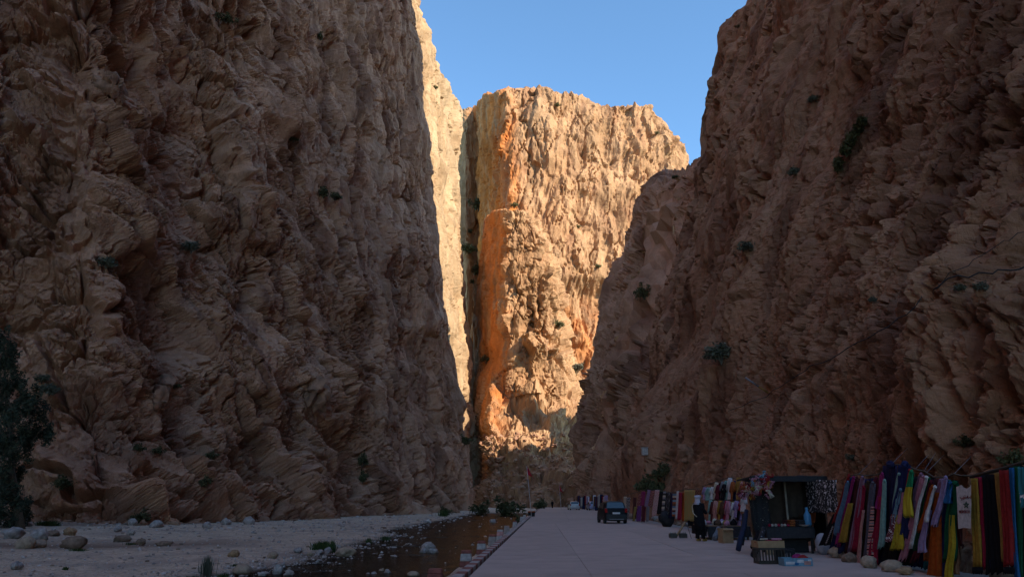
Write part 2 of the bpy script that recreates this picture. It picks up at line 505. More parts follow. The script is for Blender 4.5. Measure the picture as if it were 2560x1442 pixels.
def disp_left(P, s, N):
    tilt = (0.10, 0.55)           # the joints of the left wall dip away down the gorge
    d, a = rock_disp(P, 3.3, 1.7, 1.8, 3, tilt, .25, slab=.5, rough=.95, crack=1.7, crev=1.1)
    k = sstep(8.2, 9.6, s)        # towards the corner: water-worn flutes, few blocks
    d2, a2 = rock_disp(P, 3.4, 1.1, 3.4, 8, (0.06, 0.05), 1.3, rough=.75, slab=.3, crack=1.3)
    hi = np.maximum(k, .8 * sstep(7.2, 8.6, s) * sstep(25, 60, P[..., 2]))
    d = d * (1 - hi) + d2 * hi
    d = d * (1 - .6 * sstep(10.2, 11.0, s)) - 1.3 * sstep(10.2, 11, s)
    pale = .55 * sstep(.15, .55, fbm(P / 26.0, 3, 404)) + .5 * sstep(18, 2, P[..., 2]) * sstep(8.5, 9.6, s) * sstep(-.2, .4, fbm(P / 6, 3, 77))
    a["pale"] = np.clip(pale, 0, .8)
    a["cell"] = a["cell"] * (1 - hi) + a2["cell"] * hi
    return d, a
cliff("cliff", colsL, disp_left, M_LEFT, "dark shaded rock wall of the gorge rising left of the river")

# --- sunlit pale buttress behind it
def colY(Y, pts): return [tuple(at(px, py, Y)) for px, py in pts]
back2 = ((-12, 9, 4), (-60, 40, 0))
colsS = [ext(colY(228, [(1085, 1275), (1060, 700), (1030, 200), (1005, -260)]), *back2),
         ext(colY(243, [(1122, 1275), (1105, 900), (1085, 400), (1049, 10)]), *back2),
         ext(colY(261, [(1150, 1275), (1135, 900), (1110, 500), (1083, 165)]), *back2),
         ext(colY(280, [(1185, 1272), (1158, 900), (1130, 500), (1124, 216)]), *back2),
         ext(colY(300, [(1222, 1268), (1203, 1092), (1196, 1060), (1180, 980), (1173, 880), (1166, 760), (1151, 660), (1143, 560), (1146, 480),
                        (1150, 330), (1155, 274)]), *back2),
         ext(colY(313, [(1195, 1266), (1180, 1090), (1150, 900), (1140, 600), (1130, 400), (1136, 276)]), *back2),
         ext(colY(335, [(1120, 1266), (1120, 1090), (1100, 900), (1095, 600), (1090, 400), (1090, 280)]), *back2)]
def disp_lit(P, s, N):
    d, a = rock_disp(P, 5.0, .5, 3.0, 15, (0, 0), 1.0, rough=.55, slab=.3, crev=.3)
    d = d * (1 - .4 * sstep(3.4, 4.0, s) * sstep(5, 4.2, s))
    a["varnish"] = .55 * a["varnish"] + .5 * sstep(3.2, 4, s) * sstep(-.2, .3, fbm(P / 9, 3, 61))
    a["stain_glow"] = sstep(4.05, 4.5, s) * .5
    return d, a
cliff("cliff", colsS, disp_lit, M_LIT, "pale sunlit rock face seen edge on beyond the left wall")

# --- back wall
def colB(Y, pts):
    n = len(pts); y0, y1 = pts[0][1], pts[-1][1]
    return [tuple(at(px, py, Y - 22 + 44 * (y0 - py) / (y0 - y1))) for px, py in pts]
backB = ((4, 16, 6), (15, 60, 8))
colsB = [ext(colB(446, [(1110, 1268), (1110, 800), (1116, 288)]), (-10, 30, 0), (-30, 60, 0)),
         ext(colB(408, [(1172, 1268), (1166, 800), (1162, 500), (1161, 272)]), (-10, 30, 0), (-30, 60, 0)),
         ext(colB(418, [(1200, 1268), (1198, 800), (1192, 480), (1186, 264)]), (0, 30, 0), (0, 60, 0)),
         ext(colB(366, [(1222, 1268), (1222, 800), (1208, 480), (1204, 246)]), *backB),
         ext(colB(327, [(1300, 1268), (1290, 800), (1270, 500), (1258, 380), (1240, 300), (1244, 227)]), *backB),
         ext(colB(325, [(1345, 1268), (1340, 800), (1325, 480), (1310, 330), (1296, 221)]), *backB),
         ext(colB(324, [(1375, 1268), (1370, 800), (1360, 480), (1345, 330), (1314, 210)]), *backB),
         ext(colB(324, [(1405, 1268), (1400, 800), (1390, 480), (1380, 330), (1350, 210)]), *backB),
         ext(colB(325, [(1460, 1268), (1450, 800), (1440, 480), (1425, 330), (1392, 236)]), *backB),
         ext(colB(328, [(1530, 1268), (1510, 800), (1490, 480), (1470, 330), (1445, 241)]), *backB),
         ext(colB(330, [(1600, 1268), (1580, 800), (1550, 480), (1530, 330), (1505, 262)]), *backB),
         ext(colB(335, [(1690, 1268), (1660, 800), (1630, 480), (1612, 330), (1600, 262)]), *backB),
         ext(colB(341, [(1740, 1268), (1720, 800), (1690, 480), (1650, 330), (1628, 264)]), *backB),
         ext(colB(348, [(1800, 1268), (1780, 800), (1740, 520), (1705, 400), (1692, 376)]), *backB),
         ext(colB(356, [(1860, 1268), (1840, 800), (1790, 560), (1750, 450), (1729, 440)]), *backB),
         ext(colB(372, [(1960, 1268), (1940, 800), (1880, 560), (1830, 520), (1800, 490)]), *backB)]
def disp_back(P, s, N):
    d, a = rock_disp(P, 5.4, .8, 3.6, 25, (-.16, 0), .6, slab=.45, rough=.82, fine=.8, crack=.8, crev=.4)
    left = sstep(4.2, 3.6, s)
    d = d * (1 - .40 * left) - 1.0 * left * sstep(-.2, .3, fbm(P / np.array([8, 8, 90], F32), 3, 5))
    d = d * (1 - .25 * sstep(3.6, 4.0, s) * sstep(4.5, 4.1, s))
    z = P[..., 2]
    st = sstep(4.9, 4.0, s + .3 * fbm(P / 8, 3, 98)) * sstep(1.3, 2.4, s) * (.85 + .15 * sstep(225, 190, z)) * sstep(-.9, .2, fbm(P / np.array([6, 6, 26], F32), 3, 12))  # iron orange with the sunlit wall's bounced glow painted in
    a["stain_glow"] = np.clip(st + .35 * sstep(.3, .7, fbm(P / 30, 3, 66)) * sstep(70, 40, z) + .5 * sstep(6.2, 7, s) * sstep(10.5, 9, s) * sstep(100, 85, z + 6 * fbm(P / 9, 3, 88)) * sstep(-.5, .2, fbm(P / 8, 3, 89)), 0, 1)
    x, y, dep = project(P)
    cave = sstep(6.0, 6.8, s) * sstep(10.2, 9.0, s) * sstep(690, 720, y + 14 * fbm(P / 8, 3, 95)) * sstep(960, 900, y)
    d = d - 8 * cave
    a["pale"] = .4 * sstep(.2, .6, fbm(P / 35, 3, 67)) * (1 - cave)
    a["varnish"] = a["varnish"] * .7 * (1 - .8 * st)
    return d, a
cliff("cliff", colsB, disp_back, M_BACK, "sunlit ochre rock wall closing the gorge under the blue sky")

# --- lower buttress in front of it, with its foot of rubble
def Yf(Y0):
    return lambda py: Y0 - 70 * float(sstep(1040, 1275, np.array(py)))
def colC(Y, pts): return [tuple(at(px, py, Yf(Y)(py))) for px, py in pts]
backC = ((3, 14, 2), (8, 50, -6))
colsC = [ext(colC(345, [(1150, 1300), (1165, 1150), (1180, 900), (1195, 700), (1225, 570)]), *backC),
         ext(colC(312, [(1175, 1300), (1190, 1170), (1190, 900), (1188, 700), (1213, 546)]), *backC),
         ext(colC(287, [(1205, 1300), (1218, 1180), (1225, 900), (1222, 700), (1238, 528)]), *backC),
         ext(colC(274, [(1262, 1300), (1266, 1150), (1268, 1000), (1262, 800), (1266, 620), (1272, 521)]), *backC),
         ext(colC(272, [(1330, 1276), (1335, 1150), (1330, 1000), (1312, 760), (1304, 600), (1303, 523)]), *backC),
         ext(colC(273, [(1395, 1276), (1400, 1150), (1398, 1000), (1366, 750), (1344, 600), (1330, 545)]), *backC),
         ext(colC(282, [(1462, 1276), (1460, 1150), (1448, 985), (1410, 815), (1378, 650), (1350, 572)]), *backC),
         ext(colC(312, [(1500, 1276), (1480, 1150), (1440, 985), (1405, 815), (1372, 660), (1345, 590)]), *backC)]
KN = [(1345, 850, 7.0, 6.5), (1322, 1000, 7.0, 6.0), (1385, 1090, 5.0, 3.5)]
def disp_front(P, s, N):
    d, a = rock_disp(P, 5.2, 1.0, 1.9, 35, (-.15, 0), .3, slab=.5, rough=.95, crev=.5)
    x, y, dep = project(P)
    left = sstep(3.1, 2.4, s) * sstep(1120, 1040, y)
    d = d * (1 - .6 * left)
    for kx, ky, r, h in KN:       # the knobs that throw their shadows on the face
        c = at(kx, ky, 272)
        rr = np.sqrt(((P[..., 0] - c[0]) / r) ** 2 + ((P[..., 2] - c[2]) / (r * 1.35)) ** 2)
        d = d + h * (sstep(1.0, .2, rr + .5 * fbm(P / 5, 4, 91)))
    st = .78 * sstep(3.3, 2.6, s + .25 * fbm(P / 6, 3, 97)) * sstep(-.6, .3, fbm(P / np.array([5, 5, 30], F32), 3, 14)) * sstep(1130, 1000, y)  # painted orange: rock tint plus glow bounced onto this shaded side
    a["stain_glow"] = np.clip(st, 0, 1)
    a["pale"] = np.clip(.5 * sstep(.1, .5, fbm(P / 20, 3, 68)) + .25 * sstep(1000, 1100, y) * sstep(4.6, 5.2, s) + .6 * sstep(545, 525, y + 10 * fbm(P / 4, 3, 99)), 0, .9)  # last term paints a sunlit rim along the top
    a["varnish"] = np.clip(a["varnish"] * .6 + .75 * sstep(22, 8, P[..., 2] + 5 * fbm(P / 7, 3, 96)), 0, 1)
    return d, a
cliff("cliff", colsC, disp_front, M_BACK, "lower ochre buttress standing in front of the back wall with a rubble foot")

# --- right wall: far shoulder, then the near wall over the road
topR = ((14, 3, 5), (70, 10, 8))
cornerR2 = sil([(a_ + (62 if b_ < 540 else 44 if b_ < 900 else 52), b_ + (16 if b_ < 540 else 0)) for a_, b_ in [(1436, 1276), (1433, 1165), (1437, 1040), (1447, 950), (1480, 850), (1500, 770), (1523, 700), (1547, 640), (1577, 592),
                (1581, 560), (1588, 520), (1606, 488)]], 168)
colsR2 = [ext([(64, 216, -2), (66, 214, 50), (68, 212, 88)], (14, -3, 0), (60, -10, 0)),  # unseen back ridge, shaped to cast the shadow across the buttress foot
          ext([(48, 213, -2), (50, 211, 20), (52, 209, 28)], (10, -4, 10), (40, -10, 40)),
          ext([(34, 208, -2), (38, 206, 15), (42, 204, 20)], (8, -4, 12), (30, -8, 50)), ext(cornerR2, *topR),
          ext(sil([(1468, 1276), (1490, 1000), (1540, 800), (1590, 620), (1642, 478)], 157), *topR),
          ext(sil([(1500, 1278), (1530, 1000), (1590, 800), (1640, 620), (1692, 446)], 147), *topR),
          ext(sil([(1535, 1280), (1570, 1000), (1640, 800), (1690, 620), (1745, 428)], 137), *topR),
          ext(sil([(1575, 1284), (1620, 1000), (1690, 800), (1740, 620), (1800, 410)], 126), *topR),
          ext(sil([(1640, 1290), (1690, 1000), (1760, 800), (1810, 620), (1870, 400)], 114), *topR)]
def disp_r2(P, s, N):
    d, a = rock_disp(P, 3.4, 1.2, 2.2, 45, (-.2, .1), .3, slab=.45, rough=.65, fine=1.0, crack=1.6, crev=.7)
    d = d * (1 - .5 * sstep(2.6, 3.0, s) * sstep(3.5, 3.1, s)) - 2.6 * sstep(2.2, 3.0, s) * sstep(4.6, 3.1, s)
    a["pale"] = .35 * sstep(.1, .5, fbm(P / 22, 3, 69))
    return d, a
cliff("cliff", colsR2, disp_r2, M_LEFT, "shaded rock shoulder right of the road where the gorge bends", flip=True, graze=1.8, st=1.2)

zsR = [-1, 0, 3, 8, 20, 50, 100, 180, 275]
lnR = [-.3, 0, .7, 2.4, 6.8, 17.8, 36, 53, 72]
cornerR1 = sil([(1548, 1290), (1562, 1240), (1590, 1100), (1616, 980), (1640, 850), (1664, 720), (1690, 600), (1714, 500), (1727, 430), (1729, 400),
                (1734, 330), (1741, 270), (1758, 200), (1765, 150), (1792, 110), (1822, 80), (1868, 20), (1882, 0), (1915, -60)], 118)
cornerR1 += [(cornerR1[-1][0] + .22 * (z - cornerR1[-1][2]), 118 - .04 * (z - 98), z) for z in (130, 170, 220, 270)]
topN = ((8, 2, 3), (36, 6, -55), (95, 8, -190))
colsR1 = [ext(up_col(b, k, lnR, zsR), *topN) for b, k in (((11.2, -260), (1, 0)), ((11.2, -90), (1, 0)), ((11.0, -20), (1, 0)), ((10.7, 2), (1, 0)),
          ((10.5, 12), (1, 0)), ((10.5, 19), (1, 0)), ((10.5, 27), (1, 0)), ((10.6, 38), (1, 0)), ((10.9, 52), (1, 0)), ((11.6, 70), (1, 0)), ((13.2, 92), (1, .02)))]
colsR1.append(ext(cornerR1, *topN))
colsR1.append(ext(up_col((60, 112), (1, -.3), [.8 * q for q in lnR], [.72 * z for z in zsR]), *topN))
colsR1.append(ext(up_col((160, 70), (1, -.3), [.6 * q for q in lnR], [.3 * z for z in zsR]), *topN))
def disp_r1(P, s, N):
    z = P[..., 2]; y = P[..., 1]
    dist = np.sqrt(y ** 2 + z ** 2)
    near = sstep(70, 25, dist)
    d1, a = rock_disp(P, 3.0, 1.2, 3.2, 55, (-.36, .30), .45, slab=.4, rough=.55, fine=1.0, crack=1.9, crev=.6)
    d2, a2 = rock_disp(P, 1.1, .4, 2.6, 57, (-.36, .30), .3, slab=.5, rough=.65, crack=2.0, crev=.7)
    d = (.5 * d1 + .9 * d2) * near + d1 * (1 - near)
    pit = perlin(P / .55, 540)
    d = d - .22 * sstep(.42, .6, pit) * sstep(60, 30, dist) - .5 * sstep(.45, .62, perlin(P / 2.1, 541))
    a["cell"] = .5 * a["cell"] + .5 * a2["cell"]
    d = d * (1 - .45 * sstep(10.5, 11, s) * sstep(11.5, 11.1, s)) - 3.4 * sstep(9.9, 11, s) * sstep(11.9, 11.1, s)
    # pale outcrop standing out from the foot of the wall
    oc = sstep(12.2, 13.6, y + .5 * fbm(P / 1.5, 3, 5)) * sstep(20.5, 18.3, y + .7 * fbm(P / 1.5, 3, 6)) * sstep(6.6, 5.6, z - .35 * (y - 16) + .5 * fbm(P / 1.2, 2, 7))
    d = d + .95 * oc
    for sz, far_, amp, sd in ((.9, None, 1.3, 59), (.55, 52.0, 1.0, 61)):
        w8 = oc if far_ is None else sstep(far_, far_ * .5, dist) * (1 - .5 * oc)
        mk = w8 > .01
        if mk.any():
            d3, _ = rock_disp(P[mk], sz, .3, 2.2, sd, (-.36, .30), .3, slab=.6, rough=.75, crack=1.6, crev=.8)
            d[mk] += (amp * w8[mk] * d3).astype(d.dtype)
    foot = sstep(6.5, .5, z) * sstep(120, 100, y)
    d = d * (1 - .6 * foot) - .1 * foot
    a["pale"] = np.clip(.75 * oc * sstep(-.4, .3, fbm(P / 1.1, 4, 71)) + .3 * sstep(.1, .5, fbm(P / 12, 3, 72)), 0, 1)
    return d, a
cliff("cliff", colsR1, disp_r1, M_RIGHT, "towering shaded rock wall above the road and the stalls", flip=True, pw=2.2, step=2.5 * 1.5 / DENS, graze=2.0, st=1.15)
index_rock()
# ------------------------------------------------------------------ ground, river, road
def kerb_x(y):                    # outer edge of the road on the river side
    return -1.92 + .046 * np.minimum(y, 80) + .046 * np.maximum(y - 80, 0)
WATER_Z = -1.02
SH = [(-30, -11.5), (12, -11.5), (20, -11.2), (24, -11.0), (28, -9.6), (34, -9.3), (40, -8.8), (50, -8.6), (58, -8.5), (66, -10.6), (80, -10.4), (95, -9.5), (120, -9.0), (150, -8.0), (190, -6.0), (240, -4)]
def shore_x(y):                   # left bank of the river
    return np.interp(y, [a for a, b in SH], [b for a, b in SH])
yy = np.concatenate([np.linspace(-40, 12, 14)[:-1], 12 * np.exp(np.linspace(0, math.log(300 / 12), 420))])
uu = np.linspace(-1, 1, 520)
X = np.zeros((len(yy), len(uu)))
for i, y in enumerate(yy):
    xl, xr = -72.0 - .1 * abs(y), 26.0
    X[i] = np.interp(np.linspace(0, 1, len(uu)), [0, .12, .62, .93, 1], [xl, -48, -14 - .0 * y, kerb_x(y) + 1.0, xr])
Y = np.repeat(yy[:, None], len(uu), 1)
P = np.stack([X, Y, 0 * X], -1).astype(F32)
sx = shore_x(Y) + 1.2 * fbm(P / 6, 3, 301) + .5 * fbm(P / 1.6, 3, 302)
kx = kerb_x(Y)
bank = GZ + .10 * fbm(P / 7, 3, 303) + .07 * fbm(P / 1.3, 3, 304) + .035 * fbm(P / .35, 3, 305)
bank = bank + .9 * sstep(-24, -50, X + 3 * fbm(P / 9, 2, 306)) * sstep(95, 60, Y)
# a worn vehicle track on the left of the bed
bank = bank - .10 * np.exp(-((Y - (43 + .25 * (X + 30))) / 3.0) ** 2) * sstep(-16, -24, X)
chan = -1.085 + .12 * fbm(P / np.array([3.5, 1.6, 1.6], F32), 3, 307) + .09 * fbm(P / .6, 3, 308) - .16 * sstep(30, 18, Y)
k = sstep(-1.6, 1.0, X - sx)
Z = bank * (1 - k) + chan * k
rr = sstep(kx - 1.5, kx - .35, X + .25 * fbm(P / .8, 2, 309))            # foot of the road bank
Z = Z * (1 - rr) + (-.22) * rr
up = sstep(kx - .3, kx + .1, X)
Z = np.where(X > kx - .05, -.14, Z)
far = sstep(150, 200, Y)
Z = Z * (1 - far) + (-.35 + .35 * fbm(P / 3, 3, 310)) * far * (X < kx - .05) + np.where(X > kx - .05, -.14 * far, 0)
me = mesh_np("ground", np.stack([X, Y, Z], -1).reshape(-1, 3), grid_faces(len(yy), len(uu))[:, ::-1])
trk = np.exp(-((Y - (43 + .25 * (X + 30)) + 1.5 * fbm(P / 5, 2, 311)) / 4.0) ** 2) * sstep(-12, -20, X)
set_attr(me, "track", np.clip(trk + .8 * sstep(-.1, .35, fbm(P / np.array([14, 5, 5], F32), 3, 312)) * sstep(-26, -36, X), 0, 1))
set_attr(me, "wet", np.clip(sstep(WATER_Z + .16, WATER_Z + .03, Z) * sstep(-1.6, .2, X - sx), 0, 1))
m = bpy.data.materials.new("gravel_bed"); m.use_nodes = True
nt = m.node_tree; L = nt.links; b = nt.nodes["Principled BSDF"]
b.inputs["Roughness"].default_value = .9; b.inputs["Specular IOR Level"].default_value = .2
tc = nn(nt, "ShaderNodeTexCoord")
v1 = nn(nt, "ShaderNodeTexVoronoi"); v1.inputs["Scale"].default_value = 5.5; v1.inputs["Randomness"].default_value = 1
v2 = nn(nt, "ShaderNodeTexVoronoi"); v2.inputs["Scale"].default_value = 16
n1 = nn(nt, "ShaderNodeTexNoise"); n1.inputs["Scale"].default_value = .35; n1.inputs["Detail"].default_value = 8
for q in (v1, v2, n1): L.new(tc.outputs["Object"], q.inputs["Vector"])
def mixc(fac, a, c, mode='MIX'):
    x = nn(nt, "ShaderNodeMix", data_type='RGBA'); x.blend_type = mode
    if isinstance(fac, float): x.inputs[0].default_value = fac
    else: L.new(fac, x.inputs[0])
    for s, v in ((6, a), (7, c)):
        if isinstance(v, tuple): x.inputs[s].default_value = v + (1,)
        else: L.new(v, x.inputs[s])
    return x.outputs[2]
def mr(src, a, c, lo, hi):
    r = nn(nt, "ShaderNodeMapRange"); r.inputs[1].default_value = a; r.inputs[2].default_value = c; r.inputs[3].default_value = lo; r.inputs[4].default_value = hi
    L.new(src, r.inputs[0]); return r.outputs[0]
def sep(col):
    s = nn(nt, "ShaderNodeSeparateColor"); L.new(col, s.inputs[0]); return s.outputs[0]
c = mixc(sep(v1.outputs["Color"]), (.46, .325, .225), (.68, .50, .36))
c = mixc(mr(sep(v2.outputs["Color"]), .55, 1, 0, .6), c, (.66, .53, .44))
c = mixc(mr(n1.outputs["Fac"], .45, .7, 0, .7), c, (.30, .225, .19))
at_ = nn(nt, "ShaderNodeAttribute"); at_.attribute_name = "track"
c = mixc(at_.outputs["Fac"], c, (.27, .175, .125))
aw = nn(nt, "ShaderNodeAttribute"); aw.attribute_name = "wet"
c = mixc(aw.outputs["Fac"], c, (.050, .036, .026))
L.new(c, b.inputs["Base Color"])
hh = nn(nt, "ShaderNodeMath", operation='ADD'); L.new(v1.outputs["Distance"], hh.inputs[0]); 
h2 = nn(nt, "ShaderNodeMath", operation='MULTIPLY'); L.new(v2.outputs["Distance"], h2.inputs[0]); h2.inputs[1].default_value = .4
L.new(h2.outputs[0], hh.inputs[1])
bp = nn(nt, "ShaderNodeBump"); bp.invert = True; bp.inputs["Strength"].default_value = .8; bp.inputs["Distance"].default_value = .10
L.new(hh.outputs[0], bp.inputs["Height"]); L.new(bp.outputs[0], b.inputs["Normal"])
ground = tag(obj("ground", me, m), "grey gravel river bed with a brown worn track", kind="structure")
GR = np.stack([X, Y, Z], -1)
def ground_z(x, y):
    i = int(np.argmin(abs(yy - y))); return float(np.interp(x, X[i], Z[i]))

# river
def river_mat():
    m = bpy.data.materials.new("river_water"); m.use_nodes = True
    nt = m.node_tree; L = nt.links
    for n in list(nt.nodes):
        if n.type != 'OUTPUT_MATERIAL': nt.nodes.remove(n)
    out = nt.nodes["Material Output"]
    tr = nn(nt, "ShaderNodeBsdfTransparent"); tr.inputs[0].default_value = (.30, .25, .215, 1)
    gl = nn(nt, "ShaderNodeBsdfGlossy"); gl.inputs["Roughness"].default_value = .10; gl.inputs[0].default_value = (.46, .46, .46, 1)
    fr = nn(nt, "ShaderNodeFresnel"); fr.inputs[0].default_value = 1.33
    mx = nn(nt, "ShaderNodeMixShader")
    tc = nn(nt, "ShaderNodeTexCoord"); mp = nn(nt, "ShaderNodeMapping"); mp.inputs["Scale"].default_value = (1, .55, 1)
    mp.inputs["Rotation"].default_value = (0, 0, .25)
    L.new(tc.outputs["Object"], mp.inputs[0])
    n1 = nn(nt, "ShaderNodeTexNoise"); n1.inputs["Scale"].default_value = 1.5; n1.inputs["Detail"].default_value = 5; n1.inputs["Distortion"].default_value = .6
    n2 = nn(nt, "ShaderNodeTexNoise"); n2.inputs["Scale"].default_value = 9; n2.inputs["Detail"].default_value = 3
    L.new(mp.outputs[0], n1.inputs[0]); L.new(mp.outputs[0], n2.inputs[0])
    ad = nn(nt, "ShaderNodeMath", operation='MULTIPLY_ADD'); L.new(n2.outputs[0], ad.inputs[0]); ad.inputs[1].default_value = .25; L.new(n1.outputs[0], ad.inputs[2])
    bp = nn(nt, "ShaderNodeBump"); bp.inputs["Strength"].default_value = 1.0; bp.inputs["Distance"].default_value = .17
    L.new(ad.outputs[0], bp.inputs["Height"])
    L.new(bp.outputs[0], gl.inputs["Normal"]); L.new(bp.outputs[0], fr.inputs["Normal"])
    L.new(fr.outputs[0], mx.inputs[0]); L.new(tr.outputs[0], mx.inputs[1]); L.new(gl.outputs[0], mx.inputs[2])
    L.new(mx.outputs[0], out.inputs["Surface"])
    return m
wy = np.linspace(-20, 185, 206)
wv, wf = [], []
for y in wy:
    a, c_ = shore_x(y) - 4, kerb_x(y) - .15
    for t in np.linspace(0, 1, 9): wv.append((a + (c_ - a) * t, y, WATER_Z + .006 * math.sin(y * .7 + t * 9)))
me = mesh_np("river", np.array(wv), grid_faces(len(wy), 9)[:, ::-1])
tag(obj("river", me, river_mat()), "shallow dark stream between the gravel and the road", kind="structure")

# road: a bed with concrete slabs laid on it
def concrete(name, col):
    m = plain(name, col, .85, .10, 1.2)
    nt = m.node_tree; b = nt.nodes["Principled BSDF"]; L = nt.links
    tc = nn(nt, "ShaderNodeTexCoord")
    n = nn(nt, "ShaderNodeTexNoise"); n.inputs["Scale"].default_value = 45; n.inputs["Detail"].default_value = 4
    L.new(tc.outputs["Object"], n.inputs[0])
    s = b.inputs["Base Color"].links[0].from_socket
    x = nn(nt, "ShaderNodeMix", data_type='RGBA'); x.blend_type = 'OVERLAY'; x.inputs[0].default_value = .35
    L.new(s, x.inputs[6]); L.new(n.outputs["Color"], x.inputs[7])
    big = nn(nt, "ShaderNodeTexNoise"); big.inputs["Scale"].default_value = .5; big.inputs["Detail"].default_value = 7; big.inputs["Roughness"].default_value = .7
    L.new(tc.outputs["Object"], big.inputs[0])
    r = nn(nt, "ShaderNodeMapRange"); r.inputs[1].default_value = .5; r.inputs[2].default_value = .75; r.inputs[4].default_value = .35
    L.new(big.outputs[0], r.inputs[0])
    x2 = nn(nt, "ShaderNodeMix", data_type='RGBA'); x2.inputs[7].default_value = (.24, .18, .16, 1)
    L.new(r.outputs[0], x2.inputs[0]); L.new(x.outputs[2], x2.inputs[6]); L.new(x2.outputs[2], b.inputs["Base Color"])
    bp = nn(nt, "ShaderNodeBump"); bp.inputs["Strength"].default_value = .35; bp.inputs["Distance"].default_value = .01
    L.new(n.outputs[0], bp.inputs["Height"]); L.new(bp.outputs[0], b.inputs["Normal"])
    return m
MC = [concrete("concrete_a", (.49, .375, .32)), concrete("concrete_b", (.505, .385, .33)), concrete("concrete_c", (.475, .365, .31)), concrete("concrete_pale", (.525, .40, .345))]
bm = bmesh.new()
ys = [-30] + list(range(0, 200, 8)) + [215]
ring = [(bm.verts.new((kerb_x(y) + .12, y, -.05)), bm.verts.new((14 + max(0, y - 60) * .1, y, -.05))) for y in ys]
for (a, b_), (c_, d_) in zip(ring, ring[1:]): bm.faces.new((a, b_, d_, c_))
road = tag(obj("road", bm, plain("road_joint", (.32, .25, .22), .95)), "grey concrete road running into the gorge", kind="structure")
def slab(x0a, x1a, x0b, x1b, y0, y1, z, mat, seed):
    r = random.Random(seed); bm = bmesh.new()
    g = .006
    top = [bm.verts.new(p) for p in ((x0a + g, y0 + g, z + r.uniform(-.003, .003)), (x1a - g, y0 + g, z + r.uniform(-.003, .003)), (x1b - g, y1 - g, z + r.uniform(-.003, .003)), (x0b + g, y1 - g, z + r.uniform(-.003, .003)))]
    lo = [bm.verts.new((v.co.x, v.co.y, -.06)) for v in top]
    bm.faces.new(top)
    for k in range(4): bm.faces.new((lo[k], lo[(k + 1) % 4], top[(k + 1) % 4], top[k]))
    o = obj("slab", bm, mat, road)
yk = [-24, -18, -12, -6, 0, 6, 11.5, 17.2, 22.6, 28.5, 34, 40.5, 47, 54, 60, 67, 74, 82, 90, 100, 112, 126, 142, 160, 185]
for i, (a, b_) in enumerate(zip(yk, yk[1:])):
    def edges(y):
        l = kerb_x(y) + .27; r = 11.2 + max(0, y - 60) * .09
        return [l, l + (2.72 - .01 * y if y < 60 else (r - l) * .33), l + (5.9 if y < 60 else (r - l) * .64), r]
    ea, eb = edges(a), edges(b_)
    for j in range(3):
        mt = MC[(i * 5 + j * 3 + (i // 3)) % 3]
        if (i, j) in ((10, 1), (9, 1), (8, 1)): mt = MC[3]
        slab(ea[j], ea[j + 1], eb[j], eb[j + 1], a, b_, 0.0 + .002 * ((i + j) % 3), mt, i * 7 + j)
# ------------------------------------------------------------------ plants
def leaf_mat(name, a, b_):
    m = bpy.data.materials.new(name); m.use_nodes = True
    nt = m.node_tree; L = nt.links; b = nt.nodes["Principled BSDF"]
    g = nn(nt, "ShaderNodeNewGeometry"); mx = nn(nt, "ShaderNodeMix", data_type='RGBA')
    mx.inputs[6].default_value = a + (1,); mx.inputs[7].default_value = b_ + (1,)
    L.new(g.outputs["Random Per Island"], mx.inputs[0]); L.new(mx.outputs[2], b.inputs["Base Color"])
    b.inputs["Roughness"].default_value = .7; b.inputs["Specular IOR Level"].default_value = .2
    return m
LEAF_DARK = leaf_mat("leaf_dark", (.052, .052, .022), (.115, .108, .048))
LEAF_OLIVE = leaf_mat("leaf_olive", (.080, .085, .035), (.17, .165, .075))
LEAF_GREY = leaf_mat("leaf_grey", (.075, .080, .055), (.16, .155, .11))
LEAF_TREE = leaf_mat("leaf_tree", (.026, .035, .022), (.075, .086, .055))
BARK = plain("bark", (.11, .085, .06), .9, .3, 8, bump=.02)
def leaves_np(centres, radii, n, size, rnd, droop=0.0, aspect=.4):
    """n leaf-sized quads spread in clumps"""
    k = rnd.integers(0, len(centres), n)
    d = rnd.normal(size=(n, 3)); d /= np.linalg.norm(d, axis=1, keepdims=True)
    r = rnd.random(n) ** .45
    c = np.array(centres)[k] + d * r[:, None] * np.array(radii)[k]
    ax = rnd.normal(size=(n, 3)); ax[:, 2] = ax[:, 2] * .7 - droop
    ax /= np.linalg.norm(ax, axis=1, keepdims=True)
    o = np.cross(ax, rnd.normal(size=(n, 3))); o /= np.linalg.norm(o, axis=1, keepdims=True)
    sz = size * (.6 + .8 * rnd.random(n))[:, None]
    a = ax * sz; b = o * sz * aspect
    V = np.stack([c - a, c + b, c + a, c - b], 1).reshape(-1, 3)
    return V, np.arange(4 * n).reshape(-1, 4)
def shrub_proto(seed, flat=.75, n=640, size=.13, nc=15, mat=LEAF_DARK):
    rnd = np.random.default_rng(seed)
    cs = rnd.normal(size=(nc, 3)) * np.array([.24, .24, .17]); cs[:, 2] = np.abs(cs[:, 2]) + .25 * flat
    rs = np.repeat((.16 + .16 * rnd.random(nc))[:, None], 3, 1)
    V, Fq = leaves_np(cs, rs, n, size * .7, rnd)
    fol = mesh_np("foliage", V, Fq, False); fol.materials.append(mat)
    bm = bmesh.new()
    for c in cs[:5]: tube(bm, [(0, 0, -.12), tuple(c * np.array([.4, .4, .5])), tuple(c)], [.03, .02, .008], 5, False)
    st = bpy.data.meshes.new("stem"); bm.to_mesh(st); bm.free(); st.materials.append(BARK)
    return fol, st
SHR = {k: [shrub_proto(50 + i + 10 * j, mat=m) for i in range(3)] for j, (k, m) in enumerate((("d", LEAF_DARK), ("o", LEAF_OLIVE), ("g", LEAF_GREY)))}
